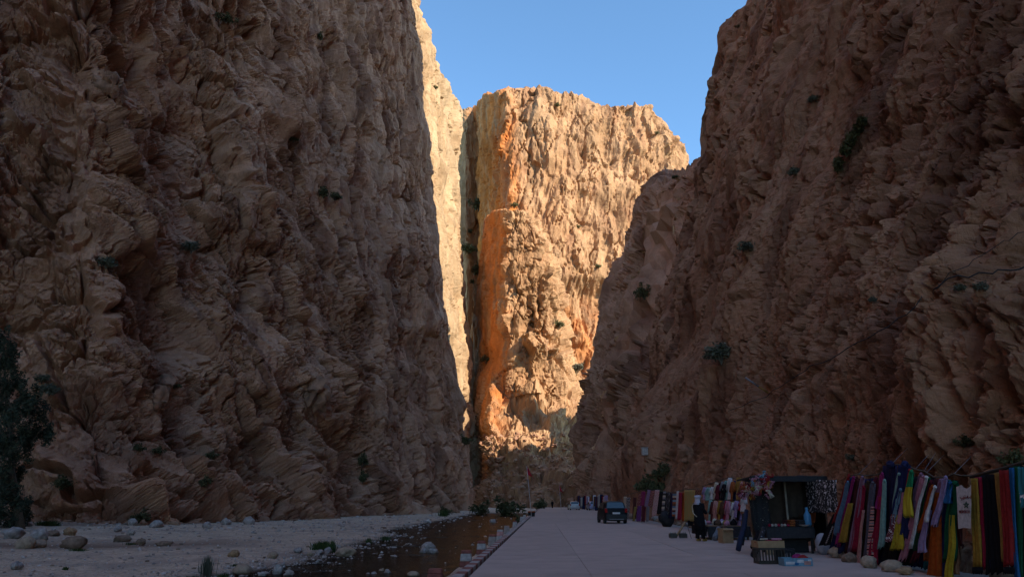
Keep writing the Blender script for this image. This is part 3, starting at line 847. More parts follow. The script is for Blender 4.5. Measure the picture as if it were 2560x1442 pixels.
def shrub(p, size, kind, label, group, i=0, name="shrub", sz=1.0):
    o = thing(name, label, "shrub", tuple(p), rng.uniform(0, 6.28), group)
    o.scale = (size, size, size * sz)
    f, s = SHR[kind][i % 3]
    obj("foliage", f, None, o)
    if size > 1.2: obj("stem", s, None, o)
    return o
ORD = ["first", "second", "third", "fourth", "fifth", "sixth", "seventh", "eighth", "ninth", "tenth", "eleventh", "twelfth", "thirteenth", "fourteenth", "fifteenth", "sixteenth", "seventeenth", "eighteenth"]
def cliff_shrubs(lst, label, group, kind, frm="from the left"):
    if len(lst) > 1:              # counted along the wall from something one can find
        lst = sorted(lst, key=lambda q: q[0] if "left" in frm else -q[0])
    for i, q in enumerate(lst):
        px, py, w = q[:3]
        p = on_rock(px, py + w * .3)
        if p is None: continue
        dep = project(p)[2]
        t = np.array([0, 0, CAM_Z]) - p; t /= np.linalg.norm(t)
        size = w * 1.15 * dep / FPX
        shrub(p + t * size * .22 - np.array([0, 0, .12 * size]), size, kind, label if len(lst) == 1 else f"{ORD[i]} {label}, counted {frm}", group, i, sz=(q[3] if len(q) > 3 else 1.0))
cliff_shrubs([(815, 485, 30), (842, 492, 22), (740, 345, 16), (805, 90, 18), (560, 40, 28), (1165, 1092, 26)],
             "dark shrub high on the left wall", "shrubs high on the left wall", "d")
cliff_shrubs([(445, 960, 20), (162, 1200, 38), (345, 1112, 24), (397, 1122, 22), (530, 1130, 22), (515, 1198, 28), (905, 1150, 22, 1.9), (912, 1190, 20, 1.6), (352, 1285, 40)],
             "dark shrub low on the left wall", "shrubs low on the left wall", "d", "from the left edge tree")
cliff_shrubs([(480, 612, 36), (130, 965, 38), (105, 940, 28), (270, 655, 36)],
             "grey green bush on a ledge of the left wall", "grey bushes on the left wall", "g")
cliff_shrubs([(1191, 515, 30, 1.3), (1181, 575, 13), (1190, 668, 30, 1.3), (1210, 890, 22), (1178, 700, 14)],
             "dark bush in the shaded gully by the orange buttress", "dark bushes in the gully", "d")
cliff_shrubs([(1176, 612, 30), (1402, 805, 22), (1092, 212, 12), (1398, 262, 12), (1640, 330, 10), (1290, 505, 14), (1500, 660, 12), (1450, 560, 10)],
             "olive bush clinging to the sunlit rock", "olive bushes on the sunlit rock", "o")
cliff_shrubs([(1444, 912, 28)], "pale green bush on the sunlit rock at the edge of the shaded right wall", None, "g")
cliff_shrubs([(1612, 725, 30, 1.5), (1842, 60, 9), (1767, 155, 8), (1690, 445, 12)],
             "dark bush in a cleft of the far right wall", "bushes on the far right wall", "d")
cliff_shrubs([(2032, 242, 22), (1862, 612, 36), (2182, 742, 18), (1985, 420, 28), (2126, 1136, 24)],
             "small grey bush on the right wall above the stalls", "bushes on the near right wall", "g")
for k, (px, py, w) in enumerate([(2150, 305, 26), (2132, 330, 30), (2117, 355, 32), (2104, 385, 28), (2094, 412, 24)]): pass
cl = thing("creeper", "long dark green creeper hanging down a crack high on the right wall", "creeper", tuple(on_rock(2104, 385)))
base = np.array(cl.location)
cs, rs = [], []
for px, py, w in [(2152, 300, 22), (2140, 320, 26), (2128, 338, 28), (2117, 358, 28), (2108, 378, 26), (2098, 400, 24), (2090, 420, 18)]:
    q = on_rock(px, py)
    if q is None: continue
    t = np.array([0, 0, CAM_Z]) - q; t /= np.linalg.norm(t)
    cs.append(q + t * .4 - base); rs.append([w * .5 * project(q)[2] / FPX] * 3)
V, Fq = leaves_np(cs, rs, 1400, .14, np.random.default_rng(3), .3)
fo = mesh_np("foliage", V, Fq, False); obj("foliage", fo, LEAF_DARK, cl)
cliff_shrubs([(1800, 872, 62)], "large grey green bush on the right wall above the rugs", None, "g")
cliff_shrubs([(2416, 1096, 36)], "dark green bush on the pale outcrop above the scarves", None, "d")
cliff_shrubs([(2530, 1142, 52)], "olive bush at the right edge above the coloured cloths", None, "o")
cliff_shrubs([(2452, 708, 30), (2400, 712, 24)], "low bush on top of the pale rock outcrop", "bushes on top of the outcrop", "g")
for px, py, z, w, Y, lab in ((1636, 1205, .8, 50, 60, "big dark bush behind the hanging rugs"), (1662, 1170, 2.2, 34, 62, "dark bush leaning from the rock above the rugs")):
    p = on_rock(px, py)
    if p is not None:
        d_ = project(p)[2]; s_ = w * 1.25 * d_ / FPX
        shrub(p - np.array([s_ * .25, s_ * .15, s_ * .45]), s_, "d", lab, None, 1, sz=1.25)
for px, py, w, Y, lab in ((1205, 1268, 34, 150, "round dark bush at the far bend of the stream"), (1264, 1267, 46, 140, "wide dark bush at the far bend of the stream"),
                          (1352, 1266, 26, 165, "dark bush beside the far end of the road"), (1298, 1284, 22, 88, "small dark bush on the bank near the flagpole"), (1112, 1280, 22, 135, "small dark bush at the foot of the left wall")):
    p = at(px, py, Y); p[2] = ground_z(p[0], p[1])
    shrub(p, w * 1.25 * Y / FPX, "d", lab, None, 2, sz=1.0)

# tree at the left edge
def make_tree():
    rnd = np.random.default_rng(5)
    Y0 = 58.0
    b = at(52, 1335, Y0); b[2] = ground_z(b[0], b[1]) - .1
    t = thing("tree", "tall dark feathery tree at the left edge below the rock wall", "tree", tuple(b))
    bm = bmesh.new()
    P_ = lambda px, py, dy=0: tuple(at(px, py, Y0 + dy) - b)
    tube(bm, [(0, 0, -.2), P_(45, 1280), P_(30, 1180), P_(25, 1080), P_(14, 980, .5), P_(10, 880, .5)], [.34, .28, .22, .17, .11, .04], 10)
    obj("trunk", bm, BARK, t)
    cl = [(18, 850, 26), (8, 890, 34), (28, 925, 30), (2, 950, 36), (40, 985, 26), (20, 1010, 34), (70, 1000, 24), (88, 1030, 28), (60, 1050, 34), (104, 1070, 22), (80, 1090, 30), (30, 1075, 34), (-12, 1040, 40),
          (54, 1125, 28), (15, 1130, 36), (-15, 1150, 40), (35, 1180, 26), (5, 1210, 36), (-20, 1240, 40), (22, 1255, 34), (45, 1275, 26), (8, 1300, 36), (40, 1310, 24), (-25, 1310, 40), (-30, 900, 40), (-40, 1000, 50), (-40, 1100, 50)]
    for k, (px, py, r) in enumerate(cl[::3]):
        q = P_(px, py, rnd.normal() * .8)
        bm = bmesh.new(); s = P_(30, min(1290, py + 70))
        tube(bm, [s, tuple((np.array(s) + np.array(q)) / 2 + rnd.normal(size=3) * .15), q], [.09, .06, .02], 6)
        obj("limb", bm, BARK, t)
    cs = [np.array(P_(px, py, rnd.normal() * 1.1)) for px, py, r in cl]
    rs = [[r * Y0 / FPX * 1.35] * 3 for px, py, r in cl]
    # twigs: small clumps inside each mass so that gaps stay open
    c2, r2 = [], []
    for c, r in zip(cs, rs):
        for q in range(12):
            dd = rnd.normal(size=3); dd /= np.linalg.norm(dd)
            c2.append(c + dd * r[0] * (.35 + .7 * rnd.random())); r2.append([r[0] * .30, r[0] * .30, r[0] * .42])
    V, Fq = leaves_np(c2, r2, 26000, .14, rnd, .5, .30)
    obj("crown", mesh_np("crown", V, Fq, False), LEAF_TREE, t)
make_tree()

# ------------------------------------------------------------------ boulders and stones
def rock_mesh(seed, sub=3, flat=.7, ang=.5):
    bm = bmesh.new(); bmesh.ops.create_icosphere(bm, subdivisions=sub, radius=.5)
    V = np.array([v.co for v in bm.verts], F32)
    f1, f2, c, fac = worley(V * 1.9 + seed * 7.3, seed, True)
    k = 1 + ang * (1.1 * fac * sstep(0, .12, f2 - f1) + .35 * fbm(V * 1.6 + seed, 3, seed)) + .05 * fbm(V * 7, 3, seed + 1)
    for v, q in zip(bm.verts, k): v.co *= float(q)
    for v in bm.verts: v.co.z *= flat
    me = bpy.data.meshes.new("rock"); bm.to_mesh(me); bm.free(); smooth(me)
    return me
STONE = {"grey": plain("stone_grey", (.33, .28, .255), .9, .35, 5, bump=.03), "pale": plain("stone_pale", (.35, .29, .255), .9, .35, 5, bump=.03),
         "tan": plain("stone_tan", (.36, .255, .175), .9, .3, 5, bump=.03), "brown": plain("stone_brown", (.22, .14, .095), .9, .35, 5, bump=.03),
         "ochre": plain("stone_ochre", (.34, .20, .105), .9, .3, 5, bump=.03)}
ROCKS = {c: [] for c in STONE}
for ci, c in enumerate(STONE):
    for k in range(4):
        me = rock_mesh(ci * 11 + k * 3 + 1, 3, (.62, .75, .45, .85)[k], (.35, .5, .45, .6)[k]); me.materials.append(STONE[c]); ROCKS[c].append(me)
SEEN = set()
def boulder(px, py, w, colr, label, z=GZ, k=0, group=None, name="boulder", sink=.18, hs=1.0, cat="boulder"):
    g = gnd(px, py, z)
    p = np.array([g[0], g[1], ground_z(g[0], g[1])])
    s = w * math.hypot(g[0], g[1]) / FPX
    me = ROCKS[colr][k]
    zc = s * hs * (.31, .37, .22, .42)[k] * (1 - sink * 2)
    o = obj(name, me, None, None, (p[0], p[1], p[2] + zc), rng.uniform(0, 6.28))
    o.scale = (s, s * rng.uniform(.7, 1), s * hs)
    return tag(o, label, cat, group)
for a in [(33, 1352, 44, "grey", "big rounded grey boulder among the stones at the left edge", 0), (62, 1372, 34, "tan", "rounded tan boulder in front of the grey one at the left edge", 1),
          (98, 1352, 32, "pale", "white topped boulder behind a tan one at left", 3), (97, 1369, 28, "tan", "tan boulder below the white topped one", 0), (130, 1345, 32, "brown", "flat reddish brown slab of stone right of the white topped boulder", 2),
          (172, 1343, 22, "ochre", "small ochre stone behind the big brown boulder", 3), (186, 1368, 46, "brown", "big flat brown boulder on the worn track", 0), (62, 1330, 24, "pale", "pale boulder behind the rounded grey one", 1),
          (305, 1352, 36, "brown", "dark brown flat boulder at the edge of the track", 2), (352, 1358, 18, "brown", "square brown stone right of the dark flat boulder", 3), (409, 1363, 30, "brown", "flat brown stone alone on the gravel", 2),
          (330, 1320, 22, "pale", "pale stone at the foot of the left wall beside a bush", 1), (389, 1323, 30, "pale", "long white stone at the foot of the left wall", 0), (325, 1339, 18, "pale", "small white stone on the track", 1),
          (292, 1334, 16, "pale", "white chip of stone near the foot of the wall", 3), (40, 1424, 24, "grey", "pale grey stone in the left foreground gravel", 1), (585, 1389, 30, "ochre", "round orange brown boulder on the gravel by the plant", 0),
          (621, 1311, 32, "pale", "big round white boulder against the left wall", 0), (563, 1313, 20, "pale", "pointed white stone left of the big white boulder", 3), (517, 1320, 20, "pale", "white stone near the foot of the wall", 1),
          (608, 1426, 56, "tan", "long flat tan slab at the water's edge", 2), (862, 1382, 54, "tan", "broad flat sand coloured slab beside the grass tuft", 2), (1035, 1428, 30, "tan", "low tan stone awash in the stream near the road", 2),
          (660, 1428, 26, "pale", "flat pale stone in the water beside the tan slab", 2), (695, 1424, 30, "pale", "pointed pale stone standing in the shallow water", 3), (722, 1426, 22, "pale", "small pale stone at the end of the row in the water", 1),
          (708, 1406, 16, "pale", "small pale stone in the shallows", 0), (682, 1392, 22, "tan", "tan stone half in the shallows", 1), (745, 1380, 18, "grey", "grey stone on the water's edge", 1), (820, 1376, 18, "grey", "grey stone leaning on the sand coloured slab", 3),
          (800, 1380, 18, "pale", "pale stone left of the sand coloured slab", 0), (775, 1385, 14, "tan", "tan stone on the water's edge", 1), (955, 1417, 14, "tan", "square tan stone on top of the stones in the stream", 3),
          (935, 1424, 16, "pale", "pale stone at the left of the heap in the stream", 0), (968, 1422, 18, "pale", "pale stone at the right of the heap in the stream", 1), (920, 1424, 12, "pale", "smallest pale stone of the heap in the stream", 0),
          (1072, 1366, 34, "pale", "white top stone of the mound in mid stream", 0), (1060, 1374, 20, "grey", "grey stone at the left of the mound in mid stream", 3), (1082, 1375, 22, "grey", "grey stone at the right of the mound in mid stream", 1),
          (1092, 1373, 14, "pale", "small pale stone at the right tip of the mound in mid stream", 0), (1232, 1303, 20, "grey", "low grey stone in the far stream", 0), (935, 1284, 50, "tan", "long tan boulder lying against the left wall", 2),
          (1235, 1268, 24, "pale", "pale round rock between the two far bushes", 0), (985, 1362, 14, "pale", "flat pale stone where the bank meets the dark water", 2)]:
    boulder(a[0], a[1], a[2], a[3], a[4], k=a[5], sink=.12 if a[1] > 1330 else .2)
# boulders lodged on the walls
WALLST = plain("stone_wall", (.30, .155, .095), .95, .45, 3, bump=.06)
WROCK = []
for k in range(4):
    me = rock_mesh(90 + k, 4, .95, .8); me.materials.append(WALLST); smooth(me, False); WROCK.append(me)
for px, py, w, c, lab, k in [(404, 962, 46, "ochre", "round boulder resting on the left wall beside a round shrub", 0), (396, 1003, 50, "tan", "tall boulder under the round one on the left wall", 3),
                             (790, 990, 66, "tan", "big round boulder bulging from a ledge of the left wall", 0), 
                             (283, 215, 60, "ochre", "brown boulder perched high on the left wall", 1),
                             (290, 1120, 36, "tan", "brown boulder above the lower left slope", 0),
                             (1715, 1140, 40, "tan", "upright block leaning on the right wall above the rugs", 3)]:
    p = on_rock(px, py)
    if p is None: continue
    s = w * project(p)[2] / FPX
    t = np.array([0, 0, CAM_Z]) - p; t /= np.linalg.norm(t)
    o = obj("boulder", WROCK[k], None, None, tuple(p + t * s * .02), rng.uniform(0, 6))
    o.scale = (s, s, s * 1.15); tag(o, lab, "boulder")
# loose stones one can pick out, then the gravel nobody could count
def scatter(n, r):
    out = []
    while len(out) < n:
        px, py = r.uniform(-40, 1290), r.uniform(1274, 1460)
        g = gnd(px, py, GZ)
        if g[1] < 8 or g[1] > 170: continue
        sx_ = float(shore_x(g[1]))
        if g[0] > kerb_x(g[1]) - 1.0: continue
        inw = g[0] - sx_
        wgt = math.exp(-(inw / 1.8) ** 2) + (.16 if inw < 0 else (.10 if g[1] > 32 else .03))
        if py < 1330 and px < 1100: wgt += .35
        if r.random() < wgt: out.append((g[0], g[1]))
    return out
for i, (x, y) in enumerate(scatter(230, rng)):
    s = max(rng.uniform(4, 10) * y / FPX, .10)
    c = rng.choice(["pale", "grey", "tan", "grey", "pale", "brown"])
    near = abs(x - float(shore_x(y))) < 2.4
    o = obj("stone", ROCKS[c][i % 4], None, None, (x, y, ground_z(x, y) + s * .16), rng.uniform(0, 6))
    o.scale = (s, s * rng.uniform(.6, 1), s * rng.uniform(.6, 1))
    tag(o, "loose stone among others along the water's edge" if near else "loose stone lying on the gravel bed", "stone", "stones along the water's edge" if near else "loose stones on the gravel bed")
# talus piled against the foot of the walls
foot = []
P_all = on_rock.P
sel = np.nonzero((P_all[:, 2] < .2) & (P_all[:, 2] > -1.2) & (on_rock.d > 5) & (on_rock.d < 230) & (on_rock.x > -100) & (on_rock.x < 2660))[0]
rr_ = np.random.default_rng(4)
sel = rr_.choice(sel, min(520, len(sel)), replace=False)
ico = bmesh.new(); bmesh.ops.create_icosphere(ico, subdivisions=1, radius=.5)
IV = np.array([v.co for v in ico.verts]); IF = np.array([[v.index for v in f.verts] for f in ico.faces]); ico.free()
ico = bmesh.new(); bmesh.ops.create_icosphere(ico, subdivisions=2, radius=.5)
IV2 = np.array([v.co for v in ico.verts]); IF2 = np.array([[v.index for v in f.verts] for f in ico.faces]); ico.free()
def pebbles(name, pts, sizes, mat, label, iv=IV, jf=IF):
    n = len(pts)
    V = np.repeat(iv[None], n, 0) * (1 + .35 * rr_.normal(size=(n, len(iv), 1)).clip(-1, 1))
    V *= sizes[:, None, None] * (.6 + .6 * rr_.random((n, 1, 3))) * np.array([1, 1, .75])
    a = rr_.random(n) * 6.28; ca, sa = np.cos(a)[:, None], np.sin(a)[:, None]
    V = np.stack([V[..., 0] * ca - V[..., 1] * sa, V[..., 0] * sa + V[..., 1] * ca, V[..., 2]], -1) + np.array(pts)[:, None]
    Fq = (jf[None] + np.arange(n)[:, None, None] * len(iv)).reshape(-1, 3)
    o = obj(name, mesh_np(name, V.reshape(-1, 3), Fq, False), mat)
    return tag(o, label, kind="stuff")
def island_mat(name, cols):
    m = bpy.data.materials.new(name); m.use_nodes = True
    nt = m.node_tree; L = nt.links; b = nt.nodes["Principled BSDF"]; b.inputs["Roughness"].default_value = .9; b.inputs["Specular IOR Level"].default_value = .2
    g = nn(nt, "ShaderNodeNewGeometry"); r = nn(nt, "ShaderNodeValToRGB"); r.color_ramp.interpolation = 'LINEAR'
    e = r.color_ramp.elements
    while len(e) < len(cols): e.new(.5)
    for k, c in enumerate(cols): e[k].position = k / (len(cols) - 1); e[k].color = c + (1,)
    L.new(g.outputs["Random Per Island"], r.inputs[0]); L.new(r.outputs[0], b.inputs["Base Color"])
    return m
M_PEB = island_mat("pebbles", [(.25, .18, .14), (.42, .33, .28), (.55, .45, .40), (.36, .28, .24), (.68, .60, .55)])
M_TAL = island_mat("talus", [(.24, .115, .07), (.36, .20, .125), (.30, .15, .09), (.42, .27, .18)])
tp = P_all[sel].astype(float)
tw = np.array([0, 0, CAM_Z]) - tp; tw[:, 2] = 0; tw /= np.linalg.norm(tw, axis=1, keepdims=True)
left = tp[:, 0] < 0
tp = tp + tw * (rr_.random((len(tp), 1)) * np.where(left, 3.0, .6)[:, None])
tp = tp[(tp[:, 0] < 0) | (tp[:, 1] > 26)]
tz = np.array([ground_z(x, y) if x < kerb_x(y) else 0.0 for x, y in tp[:, :2]])
tp[:, 2] = tz + .05
ts = np.abs(rr_.normal(size=len(tp))) * np.where(tp[:, 0] < 0, .55, .16) + .15
pebbles("rubble", tp, ts, M_TAL, "broken rock fallen along the foot of the walls", IV2, IF2)
x_, y_, d_ = project(ROCK_V[3])
fs = np.nonzero((y_ > 1085) & (y_ < 1272) & (x_ > 1160) & (x_ < 1440))[0]
fs = rr_.choice(fs, min(900, len(fs)), replace=False)
fz = np.abs(rr_.normal(size=len(fs))) * .8 + .35
pebbles("scree", ROCK_V[3][fs].astype(float) + np.array([0, -.1, .05]), fz, M_TAL, "scree of broken rock under the sunlit buttress", IV2, IF2)
pp = np.array(scatter(7000, random.Random(3)))
pz = np.array([ground_z(x, y) for x, y in pp])
ps = np.minimum(np.maximum(np.abs(rr_.normal(size=len(pp))) * 3.8 * pp[:, 1] / FPX, .04), .5)
pebbles("gravel", np.column_stack([pp, pz + ps * .12]), ps, M_PEB, "pebbles strewn over the river bed and the water's edge")

# grass and plants on the bed
GRASS = leaf_mat("grass_blade", (.030, .055, .015), (.085, .12, .035)); DRY = leaf_mat("dry_blade", (.09, .085, .05), (.20, .18, .11))
def tuft(px, py, w, h, label, mat=GRASS, n=160, seed=0, z=GZ):
    g = gnd(px, py, z); g[2] = ground_z(g[0], g[1]) - .02
    s = g[1] / FPX; W, H = w * s, h * s
    rnd = np.random.default_rng(seed)
    b = rnd.normal(size=(n, 3)) * np.array([W * .24, W * .16, 0]); out = b * 1.1 + rnd.normal(size=(n, 3)) * W * .10
    hh = H * (.5 + .6 * rnd.random(n)); out[:, 2] = hh; wd = np.stack([rnd.normal(size=n), rnd.normal(size=n), 0 * b[:, 0]], 1)
    wd = wd / np.linalg.norm(wd, axis=1, keepdims=True) * max(.012, W * .02)
    mid = b + (out - b) * .55; mid[:, 2] = hh * .7
    V = np.stack([b - wd, b + wd, mid + wd * .7, mid - wd * .7, out, out + wd * .1], 1).reshape(-1, 3)
    k = np.arange(n)[:, None] * 6
    Fq = np.concatenate([k + np.array([[0, 1, 2, 3]]), k + np.array([[3, 2, 5, 4]])])
    o = obj("grass_tuft", mesh_np("grass_tuft", V, Fq, False), mat, None, tuple(g))
    return tag(o, label, "grass")
tuft(806, 1373, 46, 22, "dense dark green grass tuft beside the flat sand coloured slab", n=420, seed=1)
tuft(831, 1374, 16, 32, "tall narrow green tuft at the end of the dense grass", n=120, seed=2)
tuft(515, 1432, 30, 46, "tall grey green plant in the foreground gravel", LEAF_GREY, 160, 3)
tuft(962, 1345, 24, 12, "low green tuft on the stony bank", n=160, seed=4)
tuft(922, 1352, 16, 14, "small green tuft left of the low one on the stony bank", n=120, seed=5)
tuft(880, 1370, 18, 10, "short grass behind the flat sand coloured slab", n=120, seed=6)
tuft(165, 1422, 14, 10, "little green tuft alone in the left foreground gravel", n=80, seed=7)
tuft(330, 1357, 26, 8, "flat green patch beside the square brown stone", n=140, seed=8)
tuft(115, 1328, 46, 12, "long grass strip at the foot of the left wall", n=420, seed=9)
tuft(195, 1376, 40, 6, "short grass under the big flat brown boulder", n=160, seed=10)
tuft(560, 1432, 30, 10, "dark grass at the water's edge near the tall plant", n=160, seed=11)
tuft(480, 1440, 40, 12, "dark grass at the bottom edge left of the tall plant", n=200, seed=12)
tuft(590, 1417, 22, 8, "short grass behind the long tan slab", n=120, seed=13)
tuft(1108, 1290, 24, 16, "dark tuft where the stream meets the left wall", n=140, seed=14)
# ------------------------------------------------------------------ cloth
PAL = {"red": (.34, .03, .03), "crimson": (.36, .02, .055), "burgundy": (.14, .02, .035), "maroon": (.11, .03, .03), "brown": (.13, .065, .04), "rust": (.40, .11, .035), "orange": (.46, .095, .015),
       "mustard": (.42, .245, .04), "ochre": (.42, .23, .06), "yellow": (.50, .37, .03), "olive": (.34, .27, .08), "green": (.02, .22, .09), "dark green": (.012, .11, .05), "teal": (.02, .17, .20),
       "pale teal": (.28, .47, .43), "sky blue": (.20, .36, .46), "blue": (.03, .14, .33), "steel blue": (.13, .22, .33), "navy": (.022, .03, .105), "black": (.014, .013, .016), "charcoal": (.045, .043, .047),
       "grey": (.25, .24, .26), "slate": (.14, .13, .17), "white": (.74, .70, .70), "cream": (.60, .52, .40), "pink": (.60, .26, .34), "salmon": (.60, .29, .25), "mauve": (.30, .16, .23), "lavender": (.38, .28, .47),
       "violet": (.30, .15, .42), "purple": (.19, .06, .26), "magenta": (.34, .03, .15), "indigo": (.028, .026, .075), "copper": (.30, .14, .07), "pale lilac": (.58, .52, .60)}
def cloth(c): return plain("cloth_" + c.replace(" ", "_"), [.8 * q for q in PAL[c]], .9, .22, 14, spec=.15)
def band_mat(name, cols, n, axis="v", wob=.0):
    """woven stripes across (v) or along (u) the cloth"""
    if name in MATS: return MATS[name]
    m = bpy.data.materials.new(name); m.use_nodes = True
    nt = m.node_tree; L = nt.links; b = nt.nodes["Principled BSDF"]; b.inputs["Roughness"].default_value = .9; b.inputs["Specular IOR Level"].default_value = .15
    a = nn(nt, "ShaderNodeAttribute"); a.attribute_name = axis
    src = a.outputs["Fac"]
    if wob:
        a2 = nn(nt, "ShaderNodeAttribute"); a2.attribute_name = "u" if axis == "v" else "v"
        s = nn(nt, "ShaderNodeMath", operation='PINGPONG'); L.new(a2.outputs["Fac"], s.inputs[0]); s.inputs[1].default_value = .125
        ad = nn(nt, "ShaderNodeMath", operation='MULTIPLY_ADD'); L.new(s.outputs[0], ad.inputs[0]); ad.inputs[1].default_value = wob; L.new(src, ad.inputs[2]); src = ad.outputs[0]
    mu = nn(nt, "ShaderNodeMath", operation='MULTIPLY'); L.new(src, mu.inputs[0]); mu.inputs[1].default_value = n
    fr = nn(nt, "ShaderNodeMath", operation='FRACT'); L.new(mu.outputs[0], fr.inputs[0])
    r = nn(nt, "ShaderNodeValToRGB"); r.color_ramp.interpolation = 'CONSTANT'; e = r.color_ramp.elements
    while len(e) < len(cols): e.new(.5)
    for k, c in enumerate(cols): e[k].position = k / len(cols); e[k].color = PAL[c] + (1,)
    L.new(fr.outputs[0], r.inputs[0]); L.new(r.outputs[0], b.inputs["Base Color"])
    MATS[name] = m
    return m
def speck_mat(name, a_, b_, scale, lo=.55, hi=.6):
    if name in MATS: return MATS[name]
    m = bpy.data.materials.new(name); m.use_nodes = True
    nt = m.node_tree; L = nt.links; b = nt.nodes["Principled BSDF"]; b.inputs["Roughness"].default_value = .85
    tc = nn(nt, "ShaderNodeTexCoord"); n = nn(nt, "ShaderNodeTexNoise"); n.inputs["Scale"].default_value = scale; n.inputs["Detail"].default_value = 2; n.inputs["Distortion"].default_value = 1.2
    L.new(tc.outputs["Object"], n.inputs[0])
    r = nn(nt, "ShaderNodeMapRange"); r.inputs[1].default_value = lo; r.inputs[2].default_value = hi; L.new(n.outputs[0], r.inputs[0])
    x = nn(nt, "ShaderNodeMix", data_type='RGBA'); x.inputs[6].default_value = PAL[a_] + (1,); x.inputs[7].default_value = PAL[b_] + (1,)
    L.new(r.outputs[0], x.inputs[0]); L.new(x.outputs[2], b.inputs["Base Color"]); MATS[name] = m
    return m
def drape(name, TL, TR, BL, BR, mat, seed=0, folds=3, amp=.03, gather=0.0, nx=14, nz=16, parent=None, hem=.03, bow=0.0, thick=.012, sway=.02):
    """cloth hanging between four corners: folds deepen downwards, the hem is uneven"""
    r = random.Random(seed); ph = r.uniform(0, 6.28); ph2 = r.uniform(0, 6.28)
    TL, TR, BL, BR = [np.array(q, float) for q in (TL, TR, BL, BR)]
    c0 = (TL + TR + BL + BR) / 4
    nrm = np.cross(TR - TL, TL - BL); nrm /= np.linalg.norm(nrm) + 1e-9
    if np.dot(nrm, np.array([0, 0, CAM_Z]) - c0) < 0: nrm = -nrm
    sdir = (TR - TL) / (np.linalg.norm(TR - TL) + 1e-9)
    V, U_, W_ = [], [], []
    for i in range(nx + 1):
        u = i / nx
        for j in range(nz + 1):
            v = j / nz
            uu = u + gather * (.5 - u) * (1 - v) ** 2
            p = (TL * (1 - uu) + TR * uu) * (1 - v) + (BL * (1 - uu) + BR * uu) * v
            k = .45 + .55 * v
            p = p + nrm * (amp * k * math.sin(u * folds * 6.28 + ph + .6 * math.sin(v * 3 + ph2)) + .4 * amp * math.sin(u * folds * 15 + v * 4 + ph2) + bow * math.sin(v * math.pi))
            p = p + sdir * sway * (math.sin(v * 4.2 + ph) * v + .5 * math.sin(v * 9 + ph2) * v)
            if j == nz: p = p + (BL - TL) * hem * math.sin(u * folds * 6.28 + ph2) * .6
            V.append(p - c0); U_.append(u); W_.append(v)
    me = mesh_np(name, np.array(V), grid_faces(nx + 1, nz + 1))
    set_attr(me, "u", U_); set_attr(me, "v", W_)
    o = obj(name, me, mat, parent, tuple(c0))
    md = o.modifiers.new("thickness", 'SOLIDIFY'); md.thickness = thick; md.offset = 0
    return o
def hang(name, t, b, wt, wb, X, mat, seed=0, **kw):
    """cloth on the vertical plane x = X, from the pixel of its top middle to that of its bottom middle"""
    c = [atx(t[0] - wt / 2, t[1], X), atx(t[0] + wt / 2, t[1], X), atx(b[0] - wb / 2, b[1], X - .12), atx(b[0] + wb / 2, b[1], X - .12)]
    return drape(name, *c, mat, seed, **kw)
def stroke(polys, width, f):
    """flat lettering strokes; f maps (u, v) on the cloth to a place"""
    bm = bmesh.new()
    for pl in polys:
        for (x0, y0), (x1, y1) in zip(pl, pl[1:]):
            d = Vector((x1 - x0, y1 - y0)); l = d.length or 1e-6
            n = Vector((-d.y, d.x)) / l * width * .5; e = d / l * width * .35
            q = [(x0 - e.x + n.x, y0 - e.y + n.y), (x1 + e.x + n.x, y1 + e.y + n.y), (x1 + e.x - n.x, y1 + e.y - n.y), (x0 - e.x - n.x, y0 - e.y - n.y)]
            bm.faces.new([bm.verts.new(f(*p)) for p in q])
    return bm
Z1 = lambda x, y: (2050 + x * .20945, 1140 + y * .20945)
